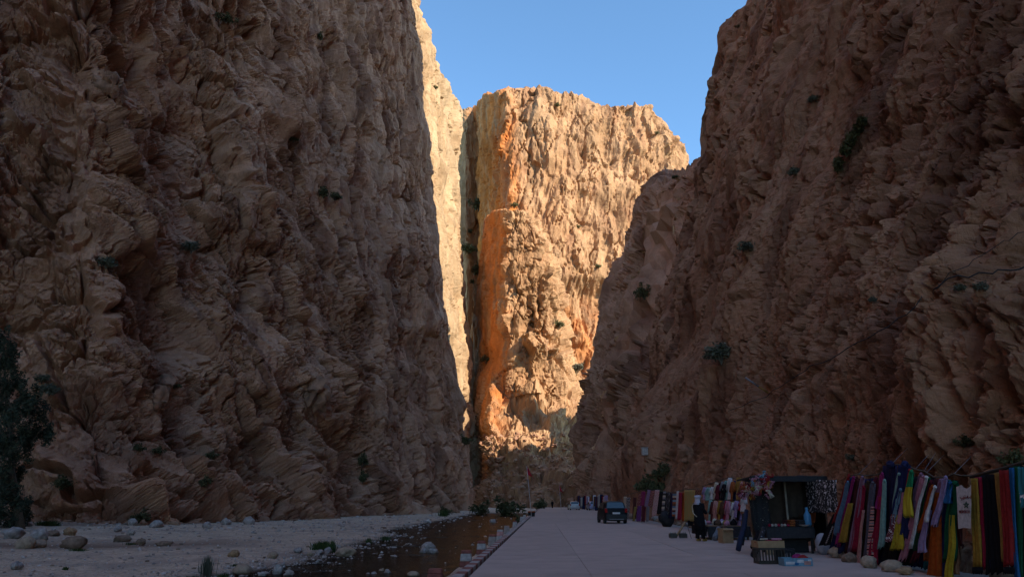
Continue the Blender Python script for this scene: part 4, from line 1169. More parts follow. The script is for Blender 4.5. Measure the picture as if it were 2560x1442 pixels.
# scarves of the near row, left to right: colour, top, bottom (in a detail of the row), widths, layer
SC = [("red", (345, 240), (178, 790), 22, 40, 0), ("steel blue", (332, 320), (205, 930), 26, 40, 1), ("navy", (375, 285), (195, 1150), 60, 110, 0), ("magenta", (402, 262), (228, 1065), 20, 36, 1),
      ("mustard", (372, 560), (285, 1020), 30, 60, 2), ("maroon", (440, 265), (335, 1110), 44, 60, 0), ("mauve", (505, 260), (362, 1120), 34, 44, 1), ("crimson", (520, 375), (430, 1120), 44, 70, 1), ("brown", (572, 315), (500, 1290), 44, 66, 0),
      ("salmon", (520, 640), (462, 1275), 20, 34, 2), ("slate", (632, 325), (552, 1210), 34, 60, 1), ("pink and black checked", (632, 600), (605, 1225), 30, 52, 2), ("burgundy", (672, 280), (632, 1180), 50, 80, 0), ("crimson pink", (735, 480), (655, 1275), 34, 64, 2),
      ("magenta", (742, 222), (712, 640), 26, 36, 1), ("pale teal", (770, 300), (735, 1090), 22, 44, 2), ("indigo", (842, 110), (770, 1385), 110, 170, 0), ("pale teal", (945, 225), (880, 760), 38, 50, 1), ("navy", (1012, 105), (975, 700), 90, 90, 1),
      ("sky blue", (962, 410), (850, 900), 20, 32, 2), ("burgundy print", (880, 690), (822, 1015), 34, 50, 3), ("black", (955, 560), (862, 1300), 70, 120, 1), ("yellow", (942, 700), (925, 1115), 20, 80, 3), ("pink", (1000, 430), (942, 800), 20, 30, 2),
      ("red", (1076, 178), (1035, 520), 26, 40, 2), ("green and yellow", (1092, 190), (1048, 720), 30, 80, 3), ("navy", (1042, 480), (965, 975), 50, 90, 2), ("mauve", (1205, 225), (1100, 640), 40, 60, 1), ("pink", (1235, 255), (1005, 1240), 40, 52, 2),
      ("white", (1272, 262), (1075, 1080), 18, 30, 3), ("dark green", (1295, 275), (1130, 1100), 24, 44, 1), ("burgundy", (1330, 315), (1145, 1250), 34, 50, 1), ("orange", (1345, 372), (1205, 900), 30, 46, 2), ("white", (1372, 380), (1250, 780), 16, 26, 3),
      ("lavender", (1300, 640), (1205, 1140), 40, 70, 3), ("rust", (1335, 560), (1262, 1230), 40, 60, 1), ("teal", (1392, 480), (1290, 1330), 40, 70, 0), ("orange", (1422, 430), (1320, 1470), 50, 110, 2), ("mauve", (1440, 300), (1352, 700), 44, 40, 1),
      ("lavender", (1500, 265), (1392, 830), 40, 40, 3), ("navy", (1512, 340), (1412, 1480), 60, 90, 1), ("blue", (1555, 330), (1530, 560), 44, 60, 2), ("dark green", (1612, 330), (1500, 1240), 60, 90, 2), ("yellow", (1580, 700), (1555, 1490), 30, 56, 3),
      ("maroon", (1640, 400), (1640, 1080), 60, 110, 0), ("copper", (1612, 1000), (1618, 1400), 60, 80, 1)]
def scarf_mat(c):
    if c == "pink and black checked": return band_mat("cloth_checked", ["salmon", "black", "salmon", "grey"], 9)
    if c == "crimson pink": return cloth("crimson")
    if c == "burgundy print": return speck_mat("cloth_print", "burgundy", "white", 16)
    if c == "green and yellow": return band_mat("cloth_green_yellow", ["green", "yellow", "yellow"], 1)
    return cloth(c)
used = set()
for i, (c, t, b_, wt, wb, ly) in enumerate(SC):
    lf = SC[i - 1][0] if i else "the black printed cloth"
    rt = SC[i + 1][0] if i + 1 < len(SC) else "the white shirt"
    lab = f"{c} scarf hanging between {lf + ' and ' if i else 'the black printed cloth and '}{rt}" + (" ones" if 0 < i < len(SC) - 1 else "")
    assert lab not in used, lab
    used.add(lab)
    k = .20945
    o = hang("scarf", Z1(*t), Z1(*b_), wt * k * 1.5, wb * k * 1.5, 9.10 - .08 * ly, scarf_mat(c), i, folds=2 if wb < 60 else 3, amp=.032 if wb < 60 else .05, nx=12, nz=16, hem=.05, sway=.06)
    tag(o, lab, "scarf", "scarves in the near row")
    if t[1] < 420:                # knotted over the rope
        q = atx(*Z1(t[0], t[1] - 12), 9.06 - .08 * ly) - np.array(o.location)
        bm = bmesh.new(); r_ = max(.045, wt * k * 9 / 1850 * 1.0)
        bmesh.ops.create_icosphere(bm, subdivisions=2, radius=r_)
        for v in bm.verts: v.co = Vector((v.co.x * .8, v.co.y, v.co.z * .9)) * (1 + .3 * math.sin(9 * v.co.y / r_ + i) * .5) + Vector(q)
        kn = obj("knot", bm, scarf_mat(c), o)
o = hang("scarf", Z1(185, 690), Z1(62, 1060), 40 * .2, 140 * .2, 9.0, cloth("black"), 90, folds=2, amp=.03)
tag(o, "black cloth with white script hanging lowest at the left end of the near row", "scarf", "scarves in the near row")
f_ = lambda u, v: tuple(np.array(atx(*Z1(u, v), 8.86)) - np.array(o.location))
obj("lettering", stroke([[(72 + 8 * k, 1045 - 20 * k), (70 + 8 * k, 1020 - 20 * k), (84 + 8 * k, 1030 - 20 * k), (80 + 8 * k, 1008 - 20 * k)] for k in range(10)], 5, f_), cloth("white"), o)
DK = ["black", "maroon", "navy", "charcoal", "brown", "indigo", "black", "burgundy", "charcoal", "navy", "black", "maroon", "teal", "black"]
for i, c in enumerate(DK):        # a back layer of dark cloths fills the gaps
    u = (i + .5) / len(DK); tx, bxx = 350 + 1290 * u, 215 + 1400 * u
    o = hang("scarf", Z1(tx, 300 - 60 * math.sin(u * 3.1)), Z1(bxx, 1130 + 260 * u), 26, 34, 9.28, cloth(c), 700 + i, folds=3, amp=.04, nx=12, nz=14)
    nb = min(SC, key=lambda q: abs(q[1][0] - tx))[0]
    tag(o, f"{ORD[i]} {c} cloth from the left in the back layer, behind the {nb} scarf", "scarf", "dark cloths behind the near row")
# the rope they hang from
bm = bmesh.new()
rp = [atx(*Z1(*q), 9.12) for q in [(330, 235), (460, 215), (560, 230), (700, 215), (840, 105), (1010, 95), (1120, 150), (1260, 185), (1360, 250), (1500, 250), (1600, 210), (1680, 230), (1800, 230)]]
tube(bm, [q - rp[0] for q in rp], .018, 6)
ro = tag(obj("rope", bm, plain("rope_fibre", (.10, .08, .06), .9, .3, 30), None, tuple(rp[0])), "sagging rope on which the near scarves are knotted", "rope")
for (a, b_) in (((1140, 60), (1135, 155)), ((1190, 60), (1245, 170)), ((1290, 100), (1275, 190)), ((840, 40), (840, 105)), ((1600, 130), (1600, 210)), ((460, 150), (460, 215))):
    bm = bmesh.new(); q0 = np.array(atx(*Z1(*a), 10.0)); q1 = np.array(atx(*Z1(*b_), 9.12)); tube(bm, [q1 - rp[0], q0 + np.array([.5, 0, .3]) - rp[0]], .006, 5)
    obj("cord", bm, cloth("grey"), ro)
# wide cloths hung from a pole at the right end
bm = bmesh.new()
b0 = atx(*Z1(1800, 245), 9.1); tube(bm, [(0, 0, 0), atx(*Z1(2120, 165), 9.1) - b0, atx(*Z1(2420, 80), 9.1) - b0, atx(*Z1(2800, 0), 9.1) - b0], .035, 8)
tag(obj("pole", bm, plain("dark_wood", (.05, .035, .025), .8, .3, 9), None, tuple(b0)), "dark pole carrying the wide cloths at the right edge", "pole")
for i, (c, t, b_, wt, wb, ly, lab) in enumerate([
        ("mustard", (1842, 262), (1880, 1310), 76, 116, 2, "wide mustard cloth with a dark fringe beside the white shirt"), ("crimson", (1895, 250), (1972, 1345), 60, 76, 1, "crimson cloth between the wide mustard one and the black ones"),
        ("navy", (1950, 235), (2020, 1320), 60, 70, 0, "dark navy cloth behind the crimson one near the right edge"), ("black", (2020, 215), (2100, 1400), 140, 190, 1, "widest black cloth near the right edge"),
        ("ochre", (2112, 200), (2212, 1260), 44, 40, 2, "narrow ochre cloth between the wide black and red ones"), ("red", (2195, 165), (2262, 1310), 100, 120, 3, "wide red cloth with a dark hem near the right edge"),
        ("blue", (2285, 135), (2355, 1480), 44, 60, 2, "blue cloth between the wide red and dark green ones"), ("dark green", (2345, 120), (2400, 1480), 60, 70, 1, "dark green cloth left of the teal one at the right edge"),
        ("black", (2390, 110), (2440, 1480), 60, 90, 0, "black cloth hanging behind the teal one at the right edge")]):
    o = hang("wide_cloth", Z1(*t), Z1(*b_), wt * .2095, wb * .2095, 9.06 - .04 * ly, cloth(c), 120 + i, folds=3, amp=.035, nx=16)
    tag(o, lab, "cloth", "wide cloths at the right end")
    if c in ("mustard", "red"):
        bm = bmesh.new()
        for k in range(14):
            u = (k + .5) / 14 - .5
            p = np.array(atx(*Z1(b_[0] + u * wb, b_[1] + 10), 8.92 - .04 * ly)) - np.array(o.location)
            q = np.array(atx(*Z1(b_[0] + u * wb * 1.05, b_[1] + 85 + 14 * math.sin(k * 2.2)), 8.90 - .04 * ly)) - np.array(o.location)
            tube(bm, [p, q], [.018, .012], 5)
        obj("fringe", bm, cloth("black"), o)
o = hang("wide_cloth", Z1(2410, 130), Z1(2440, 620), 100 * .21, 110 * .21, 8.90, speck_mat("cloth_teal_white", "teal", "white", 6, .66, .69), 140, folds=2, amp=.03)
tag(o, "teal cloth with white marks at the right edge", "cloth", "wide cloths at the right end")
# the printed shirt
def shirt():
    X = 8.78
    pts = [(1625, 365), (1690, 340), (1715, 372), (1755, 385), (1790, 362), (1802, 335), (1806, 560), (1800, 862), (1720, 850), (1650, 865), (1640, 620)]
    c0 = np.array(atx(*Z1(1715, 600), X))
    bm = bmesh.new()
    fr = [bm.verts.new(np.array(atx(*Z1(*p), X)) - c0) for p in pts]
    bk = [bm.verts.new(np.array(atx(*Z1(*p), X + .03)) - c0) for p in pts]
    bm.faces.new(fr); bm.faces.new(list(reversed(bk)))
    for k in range(len(pts)):
        bm.faces.new((fr[k], fr[(k + 1) % len(pts)], bk[(k + 1) % len(pts)], bk[k]))
    s = obj("t_shirt", bm, cloth("white"), None, tuple(c0))
    tag(s, "white shirt printed with red script, a green star and MOROCCO", "shirt")
    f = lambda u, v: tuple(np.array(atx(*Z1(u, v), X - .012)) - c0)
    # red script
    obj("arabic_script", stroke([[(1798, 498), (1785, 488), (1776, 498), (1768, 494)], [(1768, 496), (1762, 470), (1758, 496), (1745, 490), (1738, 500), (1728, 484), (1722, 502), (1712, 512)],
                                 [(1712, 480), (1708, 500), (1690, 506), (1675, 496), (1672, 486)], [(1800, 470), (1800, 500)], [(1728, 470), (1731, 466)], [(1690, 522), (1694, 518)]], 8, f), cloth("red"), s)
    st = [(1744 + 34 * math.sin(k * 4 * math.pi / 5), 580 - 42 * math.cos(k * 4 * math.pi / 5)) for k in range(6)]
    obj("star", stroke([st], 7, f), cloth("dark green"), s)
    G = {"M": [[(0, 1), (0, 0), (.5, .6), (1, 0), (1, 1)]], "O": [[(.25, 0), (.75, 0), (1, .3), (1, .7), (.75, 1), (.25, 1), (0, .7), (0, .3), (.25, 0)]],
         "R": [[(0, 1), (0, 0), (.75, 0), (1, .25), (.75, .5), (0, .5)], [(.4, .5), (1, 1)]], "C": [[(1, .2), (.75, 0), (.25, 0), (0, .3), (0, .7), (.25, 1), (.75, 1), (1, .8)]]}
    pl, x = [], 1662
    for ch in "MOROCCO":
        for q in G[ch]: pl.append([(x + 13 * u, 645 + 30 * v) for u, v in q])
        x += 18.5
    obj("lettering", stroke(pl, 6, f), cloth("red"), s)
shirt()

Z2 = lambda x, y: (1560 + x * .20947, 1140 + y * .20947)
RUG = {"kilim_red": band_mat("kilim_red", ["crimson", "maroon", "cream", "crimson", "black"], 7, "v", 1.2), "kilim_chev": band_mat("kilim_chev", ["white", "red", "white", "crimson"], 9, "v", 1.6),
       "kilim_multi": band_mat("kilim_multi", ["brown", "steel blue", "cream", "maroon", "sky blue", "rust"], 2), "black_white": band_mat("black_white", ["black", "white", "black", "charcoal"], 7, "v", 2.0),
       "grey_band": band_mat("grey_band", ["grey", "charcoal", "cream"], 4), "black_dot": speck_mat("black_dot", "black", "grey", 6, .6, .62), "gold": speck_mat("gold_rug", "olive", "ochre", 4, .5, .6), "brown_pat": band_mat("brown_pat", ["brown", "maroon", "copper"], 8, "v", 1.0)}
for i, (m, t, b_, w, X, lab) in enumerate([
        (cloth("cream"), (14, 480), (8, 745), 30, 10.0, "cream cloth hanging at the far end of the rugs behind the black car"), (RUG["black_white"], (52, 490), (42, 745), 40, 9.95, "black and white zigzag rug at the far end of the rugs"),
        (cloth("maroon"), (130, 490), (118, 745), 46, 10.0, "dark maroon cloth right of the zigzag rug"), (RUG["kilim_red"], (200, 450), (165, 700), 46, 9.95, "red patterned rug left of the magenta one"),
        (cloth("magenta"), (232, 420), (218, 590), 44, 9.95, "magenta cloth left of the lavender strip"), (cloth("lavender"), (300, 400), (262, 600), 34, 9.85, "bright lavender strip among the red rugs"),
        (RUG["kilim_red"], (340, 410), (310, 610), 50, 9.9, "red patterned rug left of the red and white chevron one"), (RUG["kilim_chev"], (398, 400), (356, 715), 54, 9.85, "red and white chevron rug"),
        (cloth("purple"), (185, 590), (172, 775), 44, 9.8, "purple cloth in the lower row of rugs"), (cloth("burgundy"), (238, 590), (225, 780), 44, 9.8, "burgundy cloth in the lower row of rugs"),
        (cloth("black"), (445, 420), (420, 690), 50, 9.9, "black cloth right of the red and white chevron rug"), (RUG["grey_band"], (485, 420), (460, 690), 34, 9.8, "grey banded rug between two black ones"),
        (RUG["black_dot"], (525, 430), (505, 690), 66, 9.85, "black rug with grey dots"), (cloth("indigo"), (565, 440), (548, 740), 34, 9.9, "indigo cloth left of the striped rug"),
        (RUG["kilim_multi"], (608, 420), (605, 715), 56, 9.75, "rug striped brown, blue and cream"), (cloth("white"), (645, 415), (630, 740), 24, 9.75, "narrow white cloth left of the crimson one"),
        (cloth("crimson"), (675, 430), (660, 755), 52, 9.7, "plain crimson rug beside the gold one"), (cloth("orange"), (710, 430), (708, 775), 30, 9.75, "narrow orange cloth between crimson and gold rugs"),
        (RUG["gold"], (782, 402), (782, 768), 118, 9.65, "large gold green rug beside the standing man"), (RUG["brown_pat"], (880, 390), (880, 720), 96, 9.7, "brown patterned rug behind the standing man"),
        (cloth("black"), (800, 745), (800, 830), 90, 9.75, "black cloth showing under the gold green rug"), (cloth("grey"), (285, 595), (278, 775), 26, 9.75, "grey cloth at the right of the lower row of rugs"), (cloth("olive"), (140, 600), (112, 770), 34, 9.8, "olive cloth at the left of the lower row of rugs")]):
    o = hang("rug", Z2(*t), Z2(*b_), w * .2095, w * .2095, X - .25, m, 200 + i, folds=1.5, amp=.03, nx=12, nz=14)
    tag(o, lab, "rug", "rugs hung along the right wall")
bm = bmesh.new()
l0 = atx(*Z2(0, 470), 9.85); tube(bm, [(0, 0, 0)] + [atx(*Z2(*q), 9.8) - l0 for q in ((210, 410), (400, 398), (560, 430), (720, 400), (900, 385))], .02, 6)
tag(obj("rope", bm, plain("rope_fibre", (.1, .08, .06)), None, tuple(l0)), "line from which the rugs hang along the right wall", "rope")
# garments in two rows above the low table
GA = [("lavender", 965, 370, 520, 34), ("pale teal", 1008, 370, 530, 46), ("white", 1055, 365, 515, 26), ("navy", 1080, 360, 520, 34), ("cream", 1100, 310, 520, 30), ("burgundy", 1122, 340, 520, 30), ("black", 1150, 320, 515, 44), ("grey", 1178, 300, 500, 30),
      ("black", 1192, 330, 520, 30), ("pale teal", 1225, 290, 540, 50), ("white", 1262, 255, 530, 36), ("rust", 1296, 300, 540, 32), ("navy", 1325, 290, 530, 28), ("ochre", 1368, 250, 530, 44), ("copper", 1405, 330, 530, 40), ("pale teal", 1440, 340, 560, 40)]
GB = [("pale teal", 1030, 520, 810, 24), ("maroon", 1052, 540, 820, 28), ("salmon", 1092, 530, 820, 34), ("red", 1120, 530, 790, 30), ("mustard", 1150, 530, 830, 40), ("brown", 1172, 540, 820, 34), ("mauve", 1198, 540, 790, 30), ("crimson", 1222, 530, 800, 32),
      ("pink", 1240, 530, 830, 40), ("olive", 1290, 540, 800, 36), ("white", 1308, 550, 830, 40), ("lavender", 1342, 530, 730, 36), ("charcoal", 1378, 530, 760, 36), ("crimson", 1405, 520, 650, 34), ("white", 1432, 470, 660, 44), ("lavender", 1370, 680, 830, 44)]
for row, (G_, nm) in enumerate(((GA, "upper"), (GB, "lower"))):
    for i, (c, x, y0, y1, w) in enumerate(G_):
        lf = "the wall" if i == 0 else G_[i - 1][0]; rt = "the stall" if i + 1 == len(G_) else G_[i + 1][0]
        X = 9.55 - .05 * (i % 3) - .25 * row
        o = hang("garment", Z2(x + 6, y0), Z2(x - 14, y1), w * .62 * .21, w * 1.15 * .21, X, cloth(c), 300 + 40 * row + i, folds=1.5, amp=.035, nx=10, nz=12)
        tag(o, f"{c} robe in the {nm} row by the stall, between {lf} and {rt}", "robe", "robes hung in two rows by the stall")
        for sd in (-1, 1):        # sleeves
            a = np.array(atx(*Z2(x + 6 + sd * w * .3, y0 + 6), X - .03)); d_ = np.array(atx(*Z2(x - 4 + sd * w * .62, y0 + (y1 - y0) * .52), X - .06))
            bm = bmesh.new(); c0 = np.array(o.location); tube(bm, [a - c0, (a + d_) / 2 - c0, d_ - c0], [.05, .065, .075], 7)
            obj("sleeve", bm, cloth(c), o)
for row, pts in ((0, [(930, 360), (1100, 300), (1260, 250), (1460, 300)]), (1, [(1010, 525), (1240, 520), (1460, 515)])):
    bm = bmesh.new(); X = 9.6 - .25 * row; l0 = atx(*Z2(*pts[0]), X); tube(bm, [atx(*Z2(*q), X) - l0 for q in pts], .018, 6)
    tag(obj("rail", bm, plain("dark_wood", (.05, .035, .025)), None, tuple(l0)), ("upper" if row == 0 else "lower") + " rail of the robes beside the stall", "rail")
# far row of clothes where the wall turns
cols_far = ["white", "black", "maroon", "lavender", "navy", "mustard", "cream", "brown", "crimson", "grey"]
for i in range(26):
    t = i / 25; Yf_ = 158 - 44 * t; px = 1440 + 72 * t
    c = cols_far[(i * 7 + i // 3) % len(cols_far)]
    tl = at(px - .9, 1243, Yf_); h_ = 1.9 + .4 * math.sin(i * 2.3)
    T = np.array([tl[0], tl[1], 2.35 + .2 * math.sin(i)]); dv = np.array([.12, -.9, 0])
    o = drape("garment", T, T + dv * .55 + np.array([.35, 0, 0]), T + np.array([-.1, 0, -h_]), T + dv * .6 + np.array([.35, 0, -h_]), cloth(c), 400 + i, folds=1, amp=.05, nx=5, nz=6)
    tag(o, f"{c} garment in the far row behind the parked cars", "garment", f"{c} garments in the far row")

# ------------------------------------------------------------------ the stall
BLK = plain("stall_black", (.016, .015, .017), .75, .3, 12)
WOOD = plain("stall_wood", (.16, .10, .06), .8, .3, 9)
CARD = plain("cardboard", (.36, .23, .12), .85, .15, 8)
def stall():
    t = thing("market_stall", "black stall with a cloth roof and an open front beside the road", "stall", (8.35, 24.4, 0))
    O = np.array([8.35, 24.4, 0])
    Lc = lambda p: tuple(np.array(p, float) - O)
    bm = bmesh.new()
    n = 10
    g = [[bm.verts.new(Lc((7.25 + 2.35 * i / n, 23.3 + 1.4 * j / n, 2.22 + .07 * math.sin(i * 1.1) * math.sin(j * .8) - .06 * (j / n)))) for j in range(n + 1)] for i in range(n + 1)]
    for i in range(n):
        for j in range(n): bm.faces.new((g[i][j], g[i + 1][j], g[i + 1][j + 1], g[i][j + 1]))
    o = obj("roof", bm, BLK, t); md = o.modifiers.new("thickness", 'SOLIDIFY'); md.thickness = .05
    o = drape("valance", (7.25, 23.28, 2.24), (9.6, 23.28, 2.24), (7.25, 23.26, 2.08), (9.6, 23.26, 2.06), BLK, 3, 6, .02); o.parent = t; o.location = Vector(o.location) - Vector(O)
    for x, y, mat in ((7.32, 23.4, BLK), (8.62, 24.2, plain("post_pale", (.34, .28, .22), .8)), (9.5, 23.4, WOOD), (7.62, 24.6, WOOD), (9.5, 24.6, WOOD)):
        bm = bmesh.new(); tube(bm, [Lc((x, y, 0)), Lc((x, y, 2.2))], .03, 8); obj("post", bm, mat, t)
    for nm, a in (("back_cloth", ((7.62, 24.64, 2.2), (9.55, 24.64, 2.2), (7.62, 24.64, .3), (9.55, 24.64, .3), plain("cloth_umber", (.05, .03, .02), .9))), ("side_cloth", ((9.55, 24.62, 2.2), (9.55, 23.5, 2.2), (9.55, 24.62, .3), (9.55, 23.5, .3), cloth("black"))),
                  ("brown_cloth", ((8.66, 24.5, 2.15), (9.28, 24.5, 2.15), (8.66, 24.5, 1.0), (9.28, 24.5, 1.0), plain("cloth_dusk", (.055, .035, .025), .9))), ("jewellery_panel", ((7.30, 23.75, 1.95), (7.92, 23.75, 1.95), (7.36, 23.70, .60), (7.92, 23.70, .60), speck_mat("jewel_black", "black", "cream", 26, .70, .72)))):
        o = drape(nm, *a[:4], a[4], 5, 3, .03); o.parent = t; o.location = Vector(o.location) - Vector(O)
    bm = bmesh.new(); bx(bm, Lc((8.36, 23.75, .735)), (1.46, .75, .05), bev=.01); obj("counter", bm, BLK, t)
    o = drape("counter_skirt", (7.63, 23.36, .72), (9.09, 23.36, .72), (7.63, 23.34, .42), (9.09, 23.34, .44), cloth("charcoal"), 8, 5, .015); o.parent = t; o.location = Vector(o.location) - Vector(O)
    for x in (7.72, 9.0):
        for y in (23.45, 24.05):
            bm = bmesh.new(); bx(bm, Lc((x, y, .355)), (.06, .06, .71)); obj("leg", bm, BLK, t)
    bm = bmesh.new(); bx(bm, Lc((8.4, 24.1, .2)), (1.3, .5, .4), bev=.02); obj("chest", bm, BLK, t)
    return t
stall()
def prop(name, label, cat, bm, mat, loc, rz=0.0, group=None):
    return tag(obj(name, bm, mat, None, tuple(loc), rz), label, cat, group)
# bunch of woollen tassels hanging at the corner of the roof
tb = thing("tassel_bunch", "bunch of bright woollen tassels hanging at the corner of the stall roof", "tassels", (7.38, 23.3, 1.98))
tc_ = ["red", "pink", "rust", "sky blue", "mustard", "crimson", "cream", "pink", "burgundy", "salmon"]
TAS = {}
for c in tc_:
    bm = bmesh.new()
    for k in range(7):
        a = k * .9; bmesh.ops.create_icosphere(bm, subdivisions=1, radius=.022, matrix=Matrix.Translation((.03 * math.cos(a), .03 * math.sin(a), .01 * k)))
    for k in range(9):
        a = k * .7; tube(bm, [(0, 0, 0), (.03 * math.cos(a), .03 * math.sin(a), -.06), (.05 * math.cos(a), .05 * math.sin(a), -.13)], [.012, .010, .006], 4, False)
    me = bpy.data.meshes.new("tassel"); bm.to_mesh(me); bm.free(); me.materials.append(cloth(c)); TAS[c] = me
for k in range(110):
    u = rng.uniform(-.42, .55); zz = -.02 + .12 * math.sin(u * 4) + rng.gauss(0, .10) - (.25 if u > .3 and k % 3 == 0 else 0)
    o = obj("tassel", TAS[tc_[(k * 7 + int(u * 9)) % 10]], None, tb, (u, rng.uniform(-.16, .16), zz)); o.rotation_euler = (rng.uniform(-.9, .9), rng.uniform(-.9, .9), rng.uniform(0, 6)); s = rng.uniform(.8, 1.35); o.scale = (s, s, s)
# goods on the counter
for k in range(7):
    bm = bmesh.new(); lathe(bm, [(.02, 0), (.045, .02), (.048, .05), (.03, .08), (.008, .09)], 10)
    prop("pot", "small white pot in the line along the edge of the counter", "pot", bm, STONE["pale"] if k % 3 else cloth("crimson"), (7.78 + .095 * k, 23.46 + .03 * (k % 2), .76), 0, "small pots on the counter")
bm = bmesh.new(); lathe(bm, [(.07, 0), (.105, .06), (.11, .2), (.10, .34), (.055, .42), (.035, .47), (.05, .50), (.045, .56)], 16)
prop("vase", "tall blue vase at the right end of the counter", "vase", bm, plain("glaze_blue", (.08, .26, .45), .3, .2, 5), (9.0, 23.6, .76))
for k, (x, y, s, c, lab) in enumerate([(8.62, 23.75, .34, "rust", "rust coloured folded cloth on the counter"), (8.78, 23.62, .30, "charcoal", "charcoal folded cloth on the counter beside the vase"), (8.55, 24.0, .36, "maroon", "maroon folded cloth at the back of the counter"), (8.75, 23.95, .32, "copper", "copper brown folded cloth at the back of the counter")]):
    bm = bmesh.new()
    for j in range(3): bx(bm, (0.01 * j, 0, .035 + .065 * j), (s, s * .7, .055), .1 * j, bev=.02)
    prop("folded_cloth", lab, "folded cloth", bm, cloth(c), (x, y, .76), .3 * k)
bm = bmesh.new(); lathe(bm, [(.05, 0), (.13, .03), (.16, .06), (.15, .065), (.11, .035)], 16)
prop("bowl", "pale bowl in front of the vase on the counter", "bowl", bm, STONE["pale"], (8.82, 23.45, .76))
# speckled black shawl right of the stall
sh = hang("shawl", (2052, 1199), (2058, 1281), 76, 76, 9.25, speck_mat("shawl_speck", "black", "white", 11, .56, .60), 31, folds=2, amp=.02)
tag(sh, "black shawl speckled with white hanging right of the stall", "shawl")
tag(hang("cloth", (2032, 1278), (2030, 1306), 15, 16, 9.3, cloth("rust"), 32, folds=1, amp=.02), "small rust cloth hanging under the speckled shawl", "cloth")
def sack(loc, s, mat, name, lab, seed=1):
    bm = bmesh.new(); bmesh.ops.create_icosphere(bm, subdivisions=3, radius=.5)
    for v in bm.verts:
        n = float(fbm(np.array([[v.co.x * 2.2 + seed, v.co.y * 2.2, v.co.z * 2.2]], F32), 3, seed)[0])
        v.co *= 1 + (.6 if name == "draped_cloth" else .22) * n; v.co = Vector((v.co.x * s[0], v.co.y * s[1], (v.co.z + .46) * s[2]))
    for f in bm.faces: f.smooth = True
    return prop(name, lab, "bag", bm, mat, loc)
sack((9.15, 23.0, 0), (.42, .4, .62), plain("sack_white", (.42, .42, .46), .8), "sack", "white plastic sack beside the right end of the stall", 3)
sack((8.55, 31.3, 0), (.34, .3, .55), cloth("navy"), "bag", "dark blue bag standing under the low table", 5)
sack((8.25, 32.2, 0), (.34, .3, .62), cloth("grey"), "bag", "grey bag leaning under the low table", 7)
# low table with goods before the robes
lt = thing("low_table", "low table heaped with bags and slippers before the hanging robes", "table", (8.75, 32.6, 0))
bm = bmesh.new(); bx(bm, (0, 0, .53), (1.7, 2.6, .05), bev=.01); obj("table_top", bm, WOOD, lt)
for x in (-.75, .75):
    for y in (-1.2, 1.2):
        bm = bmesh.new(); bx(bm, (x, y, .26), (.07, .07, .52)); obj("leg", bm, WOOD, lt)
o = drape("table_cloth", (7.88, 33.9, .52), (7.88, 31.3, .52), (7.85, 33.9, .16), (7.85, 31.3, .14), cloth("black"), 4, 4, .03); o.parent = lt; o.location = Vector(o.location) - Vector((8.75, 32.6, 0))
o = drape("table_cloth", (7.88, 31.28, .52), (9.6, 31.28, .52), (7.88, 31.25, .10), (9.6, 31.25, .12), cloth("charcoal"), 6, 4, .03); o.parent = lt; o.location = Vector(o.location) - Vector((8.75, 32.6, 0))
gc = ["white", "lavender", "cream", "grey", "black", "olive", "pink", "white", "brown", "white"]
for k in range(20):
    c = gc[k % 10]
    bm = bmesh.new(); bmesh.ops.create_icosphere(bm, subdivisions=2, radius=.5)
    for v in bm.verts: v.co = Vector((v.co.x * .34, v.co.y * .24, v.co.z * (.16 + .08 * (k % 3)) * (1 + .3 * math.sin(v.co.x * 8 + k))))
    prop("pouch", f"{c} pouch in the heap on the low table", "pouch", bm, cloth(c), (7.98 + rng.uniform(0, 1.4), 31.5 + rng.uniform(0, 2.2), .62), rng.uniform(0, 6), f"{c} pouches on the low table")
# rolled cloths leaning on the stall
for (a, b_, Ya, Yb, r, m, lab) in [((1463, 640), (1362, 1120), 23.6, 23.2, .075, plain("cloth_midnight", (.016, .02, .05), .9), "dark blue rolled cloth leaning on the left corner of the stall"), ((1440, 690), (1395, 1050), 23.9, 23.7, .09, cloth("charcoal"), "charcoal rolled cloth leaning beside the dark blue one"),
                                    ((1672, 860), (1545, 1185), 22.4, 21.6, .085, RUG["black_dot"], "spotted rolled cloth leaning in front of the stall"), ((1600, 900), (1540, 1090), 23.0, 22.6, .08, cloth("black"), "black rolled cloth leaning between the stall and the crates"),
                                    ((1130, 850), (1080, 985), 31.0, 30.6, .10, cloth("grey"), "grey roll propped against the low table"), ((1200, 850), (1150, 1000), 30.9, 30.4, .09, cloth("brown"), "brown roll propped against the low table")]:
    p0, p1 = at(*Z2(*a), Ya), at(*Z2(*b_), Yb); p1[2] = max(p1[2], r * .8)
    bm = bmesh.new(); tube(bm, [p0 - p1, (p0 - p1) * .6 + np.array([.03, 0, 0]), (p0 - p1) * .25, (0, 0, 0)], [r * .8, r, r * 1.1, r], 12)
    prop("rolled_cloth", lab, "roll", bm, m, p1)
# boxes and crates in front
def carton(loc, s, rz, lab, mat=CARD, flaps=True):
    t = thing("carton", lab, "box", loc, rz)
    bm = bmesh.new(); w, d, h = s; th = .012
    for c, q in (((0, 0, th / 2), (w, d, th)), ((-w / 2 + th / 2, 0, h / 2 + th), (th, d, h)), ((w / 2 - th / 2, 0, h / 2 + th), (th, d, h)), ((0, -d / 2 + th / 2, h / 2 + th), (w - 2 * th, th, h)), ((0, d / 2 - th / 2, h / 2 + th), (w - 2 * th, th, h))): bx(bm, c, q)
    obj("box_wall", bm, mat, t)
    if flaps:
        for sy in (-1, 1):
            bm = bmesh.new(); bx(bm, (0, sy * (d / 2 + .05), h + .0), (w * .96, .12, .008), M=Matrix.Rotation(-.5 * sy, 3, 'X')); obj("flap", bm, mat, t)
    return t
carton((8.0, 29.2, 0), (.42, .4, .5), .2, "tall cardboard box standing before the low table")
